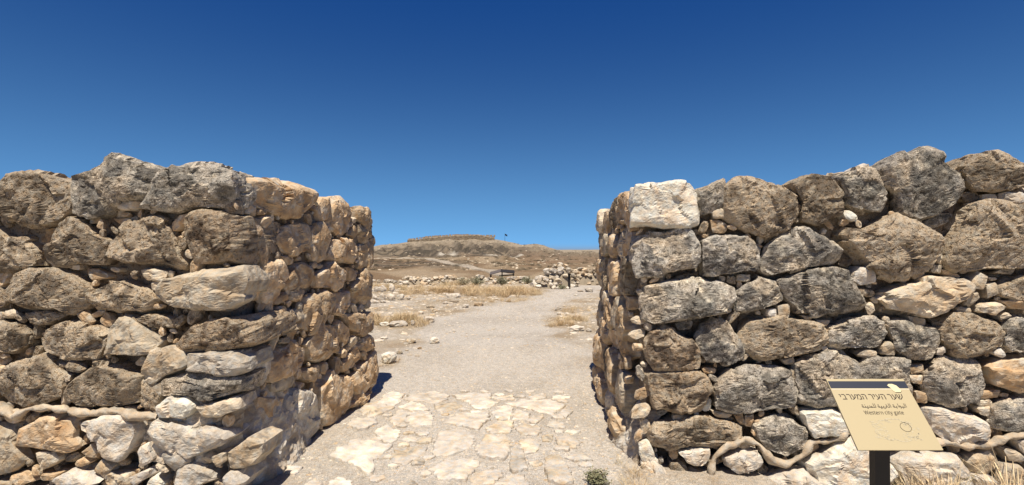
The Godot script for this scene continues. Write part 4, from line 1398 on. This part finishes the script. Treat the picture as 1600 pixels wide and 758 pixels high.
func make_sign():
	var s := holder("information_sign", Vector3(1.735, ground_height(1.735, 2.4), -2.4))
	tag(s, "cream lectern sign in three scripts on a dark post before the right wall", "sign")
	var wide := 0.38
	var long := 0.346
	var up := Vector3(0, 0.258, -0.23).normalized()
	var tilt := Basis(Vector3.RIGHT, up, Vector3.RIGHT.cross(up))
	var lean := Transform3D(tilt, Vector3(0, 0.832 - s.position.y, -0.015))
	var post := box(Vector3(0.07, 0.80, 0.04), Vector3(0.0, 0.40, -0.03))
	put("post", post, mats.post, s)
	put("bracket", box(Vector3(0.2, 0.2, 0.006), Vector3(0, 0, -0.008)), mats.post, s, lean)
	var plate := PackedVector3Array()
	var panel := put("panel", box(Vector3(wide, long, 0.008)), mats.cream, s, lean)
	var top := 0.0042
	put("heading_band", box(Vector3(wide - 0.004, long * 0.105, 0.0012), Vector3(0.001, long * (0.5 - 0.09), top + 0.0004)), mats.navy, panel)
	put("band_line", box(Vector3(wide - 0.004, 0.0022, 0.0012), Vector3(0.001, long * (0.5 - 0.158), top + 0.0004)), mats.pale, panel)
	# emblem: a pale rounded leaf over the end of the band
	var shape := PackedVector2Array([Vector2(-0.03, 0.018), Vector2(-0.02, 0.026), Vector2(-0.002, 0.026), Vector2(0.014, 0.018), Vector2(0.022, 0.004), Vector2(0.024, -0.012), Vector2(0.018, -0.018), Vector2(-0.006, -0.018), Vector2(-0.016, -0.008), Vector2(-0.018, 0.004)])
	var st := SurfaceTool.new()
	st.begin(Mesh.PRIMITIVE_TRIANGLES)
	st.set_normal(Vector3(0, 0, 1))
	var tris := Geometry2D.triangulate_polygon(shape)
	tris.reverse()
	for t in tris:
		st.add_vertex(Vector3(shape[t].x + 0.122, shape[t].y + long * (0.5 - 0.155), top + 0.0016))
	var leaf := put("emblem", st.commit(), plain(Color(0.86, 0.8, 0.64), 0.5), panel)
	st = SurfaceTool.new()
	st.begin(Mesh.PRIMITIVE_TRIANGLES)
	ink(st, [Vector2(-0.006, -0.018), Vector2(0.018, -0.018), Vector2(0.024, -0.012)], Vector2(0.122, long * (0.5 - 0.155)), Vector2.ONE, 0.0018, top + 0.0022)
	put("emblem_edge", st.commit(), mats.ink, leaf)
	# Hebrew line, set from the right edge leftwards
	var letters := {
		"shin": [1.0, [[Vector2(0, 1), Vector2(0.1, 0.05), Vector2(0.5, 0), Vector2(0.95, 0.5), Vector2(1, 1)], [Vector2(0.5, 1), Vector2(0.45, 0.5), Vector2(0.12, 0.3)]]],
		"ayin": [0.75, [[Vector2(0.08, 1), Vector2(0.36, 0.28)], [Vector2(0.75, 1), Vector2(0.66, 0.4), Vector2(0.36, 0.1), Vector2(0, -0.04)]]],
		"resh": [0.66, [[Vector2(0, 1), Vector2(0.46, 1), Vector2(0.66, 0.78), Vector2(0.66, 0)]]],
		"he": [0.78, [[Vector2(0, 1), Vector2(0.6, 1), Vector2(0.78, 0.82), Vector2(0.78, 0)], [Vector2(0.12, 0.62), Vector2(0.12, 0)]]],
		"yod": [0.22, [[Vector2(0, 1), Vector2(0.2, 0.95), Vector2(0.18, 0.52)]]],
		"mem": [0.85, [[Vector2(0, 0), Vector2(0.2, 0.8), Vector2(0, 1)], [Vector2(0.2, 0.8), Vector2(0.5, 1), Vector2(0.76, 0.85), Vector2(0.85, 0.5), Vector2(0.82, 0), Vector2(0.42, 0)]]],
		"bet": [0.8, [[Vector2(0.05, 1), Vector2(0.5, 1), Vector2(0.64, 0.82), Vector2(0.64, 0.02)], [Vector2(0, 0), Vector2(0.82, 0)]]],
	}
	st = SurfaceTool.new()
	st.begin(Mesh.PRIMITIVE_TRIANGLES)
	var high := 0.0235
	var x := (0.862 - 0.5) * wide
	for w in [["shin", "ayin", "resh"], ["he", "ayin", "yod", "resh"], ["he", "mem", "ayin", "resh", "bet", "yod"]]:
		for k in w:
			x -= letters[k][0] * high * 0.98
			for line in letters[k][1]: ink(st, line, Vector2(x, long * (0.5 - 0.305)), Vector2(high * 0.98, high), 0.0039, top + 0.0004)
			x -= high * 0.27
		x -= high * 0.42
	put("hebrew_lettering", st.commit(), mats.ink, panel)
	# Arabic line: joined strokes and dots, from the right edge leftwards
	st = SurfaceTool.new()
	st.begin(Mesh.PRIMITIVE_TRIANGLES)
	x = (0.842 - 0.5) * wide
	var a := 0.0165
	var base := long * (0.5 - 0.425)
	for k in ["alif", "lam", "ba", "waw", "gap", "alif", "gap", "ba", "ta", "space", "alif", "lam", "ghayn", "ra", "ba", "ya", "ta", "space", "lam", "lam", "mim", "dal", "ya", "nun", "ta"]:
		var o := Vector2(x, base)
		var step := 0.62
		match k:
			"alif":
				ink(st, [Vector2(0, 1.1), Vector2(0, 0)], o, Vector2(a, a), 0.0023, top + 0.0004)
				step = 0.38
			"lam":
				ink(st, [Vector2(0, 1.15), Vector2(0, 0), Vector2(-0.5, 0)], o, Vector2(a, a), 0.0023, top + 0.0004)
				step = 0.45
			"ba":
				ink(st, [Vector2(0, 0), Vector2(-0.1, 0.4), Vector2(-0.15, 0), Vector2(-0.62, 0)], o, Vector2(a, a), 0.0023, top + 0.0004)
				ink(st, [Vector2(-0.2, -0.3), Vector2(-0.2, -0.32)], o, Vector2(a, a), 0.0034, top + 0.0004)
			"ya":
				ink(st, [Vector2(0, 0), Vector2(-0.1, 0.42), Vector2(-0.15, 0), Vector2(-0.62, 0)], o, Vector2(a, a), 0.0023, top + 0.0004)
				ink(st, [Vector2(-0.1, -0.3), Vector2(-0.36, -0.3)], o, Vector2(a, a), 0.0032, top + 0.0004)
			"nun":
				ink(st, [Vector2(0, 0), Vector2(-0.1, 0.42), Vector2(-0.15, 0), Vector2(-0.62, 0)], o, Vector2(a, a), 0.0023, top + 0.0004)
				ink(st, [Vector2(-0.15, 0.75), Vector2(-0.15, 0.77)], o, Vector2(a, a), 0.0034, top + 0.0004)
			"waw":
				ink(st, ring(Vector2(-0.25, 0.28), Vector2(0.2, 0.2), 8) + [Vector2(0, 0), Vector2(-0.3, -0.35)], o, Vector2(a, a), 0.0023, top + 0.0004)
				step = 0.55
			"ta":
				ink(st, ring(Vector2(-0.22, 0.22), Vector2(0.22, 0.22), 8), o, Vector2(a, a), 0.0023, top + 0.0004)
				ink(st, [Vector2(-0.08, 0.75), Vector2(-0.34, 0.75)], o, Vector2(a, a), 0.0032, top + 0.0004)
				step = 0.6
			"ghayn":
				ink(st, [Vector2(0, 0), Vector2(-0.4, 0.5), Vector2(-0.1, 0.5), Vector2(-0.5, 0), Vector2(-0.7, 0)], o, Vector2(a, a), 0.0023, top + 0.0004)
				ink(st, [Vector2(-0.25, 0.85), Vector2(-0.25, 0.87)], o, Vector2(a, a), 0.0034, top + 0.0004)
				step = 0.66
			"ra":
				ink(st, [Vector2(0, 0.2), Vector2(-0.05, -0.15), Vector2(-0.4, -0.4)], o, Vector2(a, a), 0.0023, top + 0.0004)
				step = 0.42
			"mim":
				ink(st, ring(Vector2(-0.25, 0.16), Vector2(0.18, 0.18), 8) + [Vector2(0, 0), Vector2(-0.6, 0)], o, Vector2(a, a), 0.0023, top + 0.0004)
			"dal":
				ink(st, [Vector2(-0.15, 0.55), Vector2(0, 0.05), Vector2(-0.5, 0)], o, Vector2(a, a), 0.0023, top + 0.0004)
				step = 0.62
			"gap": step = 0.12
			"space": step = 0.5
		x -= step * a * 1.02
	put("arabic_lettering", st.commit(), mats.ink, panel)
	var font := SystemFont.new()
	font.font_names = PackedStringArray(["Droid Sans"])
	font.font_weight = 400
	var text := TextMesh.new()
	text.text = "Western city gate"
	text.font = font
	text.font_size = 32
	text.pixel_size = 0.024 / 32.0
	text.depth = 0.0008
	put("english_lettering", text, mats.ink, panel, Transform3D(Basis(), Vector3((0.525 - 0.5) * wide, long * (0.5 - 0.50), top + 0.0002)))
	# site plan: faint outlines
	st = SurfaceTool.new()
	st.begin(Mesh.PRIMITIVE_TRIANGLES)
	var line: Array = []
	for i in 34:
		var t := i / 33.0 * TAU * 0.86 + 0.5
		var r := 1.0 + 0.14 * noise.get_noise_2d(cos(t) * 2.0, sin(t) * 2.0) + 0.05 * sin(i * 2.0)
		line.append(Vector2(cos(t) * 0.095 * r, sin(t) * 0.05 * r))
	ink(st, line, Vector2(0.02, long * (0.5 - 0.74)), Vector2.ONE, 0.004, top + 0.0004)
	for k in 110:
		var p := Vector2(rng.randf_range(-0.095, 0.11), rng.randf_range(-0.05, 0.045))
		if p.length() < 0.035: continue
		ink(st, [p, p + Vector2(rng.randf_range(-0.012, 0.012), rng.randf_range(-0.006, 0.006))], Vector2(0.02, long * (0.5 - 0.74)), Vector2.ONE, 0.0038, top + 0.0004)
	put("map_print", st.commit(), mats.faint, panel).set_meta("kind", "stuff")
	st = SurfaceTool.new()
	st.begin(Mesh.PRIMITIVE_TRIANGLES)
	ink(st, ring(Vector2.ZERO, Vector2(0.024, 0.021), 28), Vector2((0.70 - 0.5) * wide, long * (0.5 - 0.70)), Vector2.ONE, 0.0016, top + 0.0008)
	put("map_ring", st.commit(), mats.ink, panel)


# ---------------------------------------------------------------- plants, gravel

func tuft(blades: int, spread: float, lean: float, seed: int) -> ArrayMesh:
	# a clump of thin blades about 1 m tall
	var pick := RandomNumberGenerator.new()
	pick.seed = seed
	var v := PackedVector3Array()
	var c := PackedColorArray()
	var index := PackedInt32Array()
	for b in blades:
		var a := pick.randf() * TAU
		var root := Vector3(cos(a), 0, sin(a)) * spread * sqrt(pick.randf())
		var dir := Vector3(cos(a + pick.randf_range(-0.8, 0.8)), 0, sin(a + pick.randf_range(-0.8, 0.8)))
		var tall := pick.randf_range(0.5, 1.0)
		var bend := pick.randf_range(0.2, 1.0) * lean
		var w := Vector3(-dir.z, 0, dir.x) * pick.randf_range(0.008, 0.017)
		var shade := pick.randf_range(0.75, 1.15)
		var k := v.size()
		for s in 4:
			var t := s / 3.0
			var p := root + dir * bend * t * t + Vector3(0, tall * (t - 0.25 * bend * t * t), 0)
			v.append(p - w * (1.0 - t * 0.85))
			v.append(p + w * (1.0 - t * 0.85))
			c.append(Color(0.60, 0.47, 0.285) * shade)
			c.append(Color(0.60, 0.47, 0.285) * shade)
		for s in 3: index.append_array([k + s * 2, k + s * 2 + 1, k + s * 2 + 3, k + s * 2, k + s * 2 + 3, k + s * 2 + 2])
	return surface(v, index, c)


func meadow(label: String, patches: Array, group := ""):
	# patches: x, d, half width, half depth, count, height
	var places: Array = []
	var tints: Array = []
	for p in patches:
		for n in p[4]:
			var a := rng.randf() * TAU
			var q := sqrt(rng.randf())
			var x: float = p[0] + cos(a) * q * p[2]
			var d: float = p[1] + sin(a) * q * p[3]
			var clump := noise.get_noise_2d(x * 1.6, d * 1.6)
			if clump < rng.randf_range(-0.45, 0.3): continue
			var h: float = p[5] * lerpf(0.35, 1.25, pow(rng.randf(), 1.6)) * (1.0 - 0.25 * q) * (1.0 + 0.6 * clump)
			places.append(Transform3D(Basis(Vector3.UP, rng.randf() * TAU).scaled(Vector3(h * 1.1, h, h * 1.1)), Vector3(x, ground_height(x, d) - 0.01, -d)))
			var t := rng.randf()
			tints.append(Color(1.0, 1.0, 1.0).lerp(Color(0.62, 0.47, 0.34), t * t).lerp(Color(1.2, 1.28, 1.4), rng.randf() * 0.5).lerp(Color(0.5, 0.6, 0.55), 0.6 * float(rng.randf() < 0.08)))
	var o := many("dry_grass", tuft(26, 0.4, 0.8, 4 + patches.size()), mats.grass, places, tints)
	tag(o, label, "grass")


func shrub(called: String, label: String, x: float, d: float, wide: float, tall: float, leaf: float, count: int, a: Color, b: Color):
	var s := holder(called, Vector3(x, ground_height(x, d), -d))
	tag(s, label, "shrub")
	var v := PackedVector3Array()
	var c := PackedColorArray()
	var index := PackedInt32Array()
	var st := SurfaceTool.new()
	st.begin(Mesh.PRIMITIVE_TRIANGLES)
	var tips: Array = []
	for k in 26:
		var dir := Vector3(rng.randf_range(-1, 1), rng.randf_range(0.5, 1.3), rng.randf_range(-1, 1)).normalized()
		var tip := Vector3(dir.x * wide * 0.5, dir.y * tall, dir.z * wide * 0.5) * rng.randf_range(0.6, 1.0)
		tips.append(tip)
		var y := tip.normalized()
		var xx := y.cross(Vector3(0.3, 0.2, 1)).normalized()
		var twig := CylinderMesh.new()
		twig.radial_segments = 4
		twig.rings = 1
		twig.height = tip.length()
		twig.top_radius = leaf * 0.08
		twig.bottom_radius = leaf * 0.2
		st.append_from(twig, 0, Transform3D(Basis(xx, y, xx.cross(y)), tip * 0.5))
	put("stem", st.commit(), plain(Color(0.45, 0.38, 0.28), 0.9), s)
	for k in count:
		var tip: Vector3 = tips[rng.randi() % tips.size()]
		var p := tip * rng.randf_range(0.35, 1.05) + Vector3(rng.randf_range(-1, 1), rng.randf_range(-0.6, 0.6), rng.randf_range(-1, 1)) * leaf * 1.4
		p.y = maxf(p.y, leaf * 0.3)
		var turn := Basis.from_euler(Vector3(rng.randf() * TAU, rng.randf() * TAU, rng.randf() * TAU))
		var l := leaf * rng.randf_range(0.6, 1.2)
		var i := v.size()
		for q in [Vector3(0, -0.6, 0), Vector3(0.24, 0, 0.05), Vector3(0, 0.6, 0), Vector3(-0.24, 0, 0.05)]:
			v.append(p + turn * q * l)
			c.append(a.lerp(b, rng.randf()))
		index.append_array([i, i + 1, i + 2, i, i + 2, i + 3])
	var f := put("foliage", surface(v, index, c), mats.grass, s)
	f.set_meta("kind", "stuff")


func make_plants():
	meadow("orange dry grass patch beside the long pale slab past the left gate wall", [[-2.65, 11.4, 0.9, 0.55, 420, 0.24], [-2.0, 11.0, 0.25, 0.6, 90, 0.2]])
	meadow("wide straw coloured grass field between the path and the shelter", [[-0.4, 18.5, 1.5, 1.6, 700, 0.3], [-1.7, 20.0, 1.6, 1.4, 500, 0.28], [0.35, 19.2, 0.6, 1.1, 200, 0.3], [-0.3, 16.2, 1.0, 0.5, 160, 0.14]])
	meadow("dry grass around the low stone banks below the fortress", [[-4.4, 20.5, 1.6, 1.2, 330, 0.22], [-3.2, 19.0, 1.0, 0.7, 220, 0.26], [-5.2, 22.0, 1.4, 0.6, 160, 0.25], [-2.6, 23.4, 1.2, 0.6, 160, 0.28]])
	meadow("dry grass tufts among white stones on the right path verge", [[1.0, 10.9, 0.28, 0.5, 130, 0.22], [1.35, 11.6, 0.35, 0.5, 110, 0.18], [1.55, 13.4, 0.5, 0.5, 120, 0.16], [2.2, 12.4, 0.4, 0.4, 60, 0.14]])
	meadow("thin dry grass along the foot of the right wall inside the passage", [[0.9, 4.3, 0.09, 0.5, 40, 0.12], [0.82, 3.6, 0.1, 0.3, 30, 0.13], [1.4, 3.5, 0.3, 0.06, 16, 0.1]])
	meadow("tall dry grass clump at the foot of the wall just right of the sign", [[2.78, 3.2, 0.13, 0.08, 60, 0.42], [3.1, 3.16, 0.14, 0.08, 46, 0.34], [2.5, 3.3, 0.3, 0.06, 20, 0.16], [3.4, 3.1, 0.2, 0.1, 20, 0.2]])
	meadow("short dry grass fringe at the foot of the left wall", [[-2.6, 3.3, 0.6, 0.06, 60, 0.09], [-3.3, 3.35, 0.4, 0.06, 36, 0.1], [-2.05, 3.15, 0.2, 0.06, 16, 0.07]])
	meadow("dry grass wisps near the round white boulder", [[-1.72, 7.3, 0.14, 0.4, 44, 0.1], [-1.4, 8.0, 0.25, 0.3, 30, 0.08], [-0.6, 10.4, 0.35, 0.15, 30, 0.06]])
	var green := Color(0.15, 0.17, 0.095)
	var grey := Color(0.33, 0.32, 0.22)
	shrub("low_shrub", "low dark green plant in the gravel at the foot of the right wall", 0.585, 3.52, 0.23, 0.1, 0.02, 900, Color(0.11, 0.125, 0.06), Color(0.3, 0.28, 0.17))
	shrub("desert_shrub", "dark grey green shrub in the grass left of the shelter", -1.55, 22.6, 0.9, 0.42, 0.06, 700, green, grey)
	shrub("desert_shrub", "grey green shrub in the grass in front of the shelter", -0.45, 22.8, 0.75, 0.5, 0.06, 650, green, grey)
	shrub("desert_shrub", "pale wide shrub at the end of the low stone bank", -2.15, 23.4, 1.2, 0.4, 0.06, 600, grey, Color(0.48, 0.42, 0.28))
	shrub("desert_shrub", "green shrub on rubble between the shelter and tall stone heap", 0.75, 25.0, 0.9, 0.5, 0.06, 600, green, grey)
	shrub("desert_shrub", "low green shrub at the back of the tall stone heap", 1.35, 23.9, 0.8, 0.45, 0.06, 500, green, grey)
	shrub("desert_shrub", "small green shrub at the foot of the dark marker post", 2.0, 20.7, 0.5, 0.2, 0.05, 300, green, grey)


func make_hillside():
	# low thorn bushes and rocks all over the hill, too far to be told apart
	for kind in [["hill_scrub", 1800, "low dark thorn scrub spread over the hillside", "scrub"], ["hill_rocks", 700, "pale rocks cropping out all over the hillside", "rock"]]:
		var places: Array = []
		var tints: Array = []
		for n in kind[1]:
			var d := rng.randf_range(120.0, 286.0)
			var x := rng.randf_range(-0.3, 0.17) * d
			var thick := noise.get_noise_2d(x * 0.05 + 2.0, d * 0.07)
			if thick < rng.randf_range(-0.35, 0.3): continue
			var s := rng.randf_range(0.35, 1.1)
			if kind[0] == "hill_rocks": s *= 0.9
			places.append(Transform3D(Basis(Vector3.UP, rng.randf() * TAU).scaled(Vector3(s * 1.5, s * 0.8, s * 1.5)), Vector3(x, ground_height(x, d) - 0.05, -d)))
			tints.append(Color(0.22, 0.24, 0.26) * rng.randf_range(0.7, 1.3))
		var o: Node
		if kind[0] == "hill_scrub": o = many(kind[0], tuft(60, 0.5, 0.8, 77), mats.grass, places, tints)
		else: o = many(kind[0], rubble["c"][2], mats.chalk, places, [])
		tag(o, kind[2], kind[3])


func on_slab(p: Vector2) -> bool:
	for s in pavers:
		if Geometry2D.is_point_in_polygon(p, s): return true
	return false


func make_gravel():
	var kinds := ["w", "c", "m", "t"]
	for set in [["gravel", 3600, 0.006, 0.02, 3.0, 8.5, 1.35, "fine pale gravel over the path and threshold"], ["pebbles", 330, 0.012, 0.042, 3.0, 6.6, 1.5, "broken pebbles between the paving slabs"], ["far_gravel", 1900, 0.012, 0.055, 8.0, 20.0, 3.2, "gravel and chips scattered over the open ground"], ["stone_chips", 800, 0.05, 0.18, 8.5, 24.0, 6.0, "small white stones strewn over the dry ground"]]:
		for ty in kinds:
			var places: Array = []
			for n in set[1]:
				var d := lerpf(set[4], set[5], pow(rng.randf(), 0.8))
				var x := rng.randf_range(-set[6], set[6]) - 0.25
				if set[0] == "stone_chips" and absf(x + 0.3 - maxf(0.0, d - 13.0) * 0.4) < 1.4: continue
				if d < 6.5 and (x > 1.12 or x < -1.75): continue
				if set[0] != "gravel" and on_slab(Vector2(x, d)): continue
				if set[0] == "gravel" and on_slab(Vector2(x, d)) and rng.randf() < 0.9: continue
				if set[0] == "pebbles" and d > 5.8 and rng.randf() < 0.6: continue
				var s := lerpf(set[2], set[3], pow(rng.randf(), 2.5))
				places.append(Transform3D(Basis.from_euler(Vector3(rng.randf_range(-1.9, -1.2), rng.randf() * TAU, 0)).scaled(Vector3(s * rng.randf_range(0.8, 1.5), s * 0.6, s)), Vector3(x, ground_height(x, d) + s * 0.02, -d)))
			var o := many(set[0], pebble(ty), mats.chalk, places, [])
			tag(o, {"w": "white ", "c": "cream ", "m": "grey ", "t": "tan "}[ty] + set[7], "gravel")


var pebbles_made := {}
func pebble(ty: String) -> Mesh:
	if not pebbles_made.has(ty):
		pebbles_made[ty] = rock(blob(0.5, 0.8, 7, rng), 0.2, 0.3, "m" if ty == "m" else ty, rng.randf() * 30.0, 0.32, 6, 1.0)
	return pebbles_made[ty]
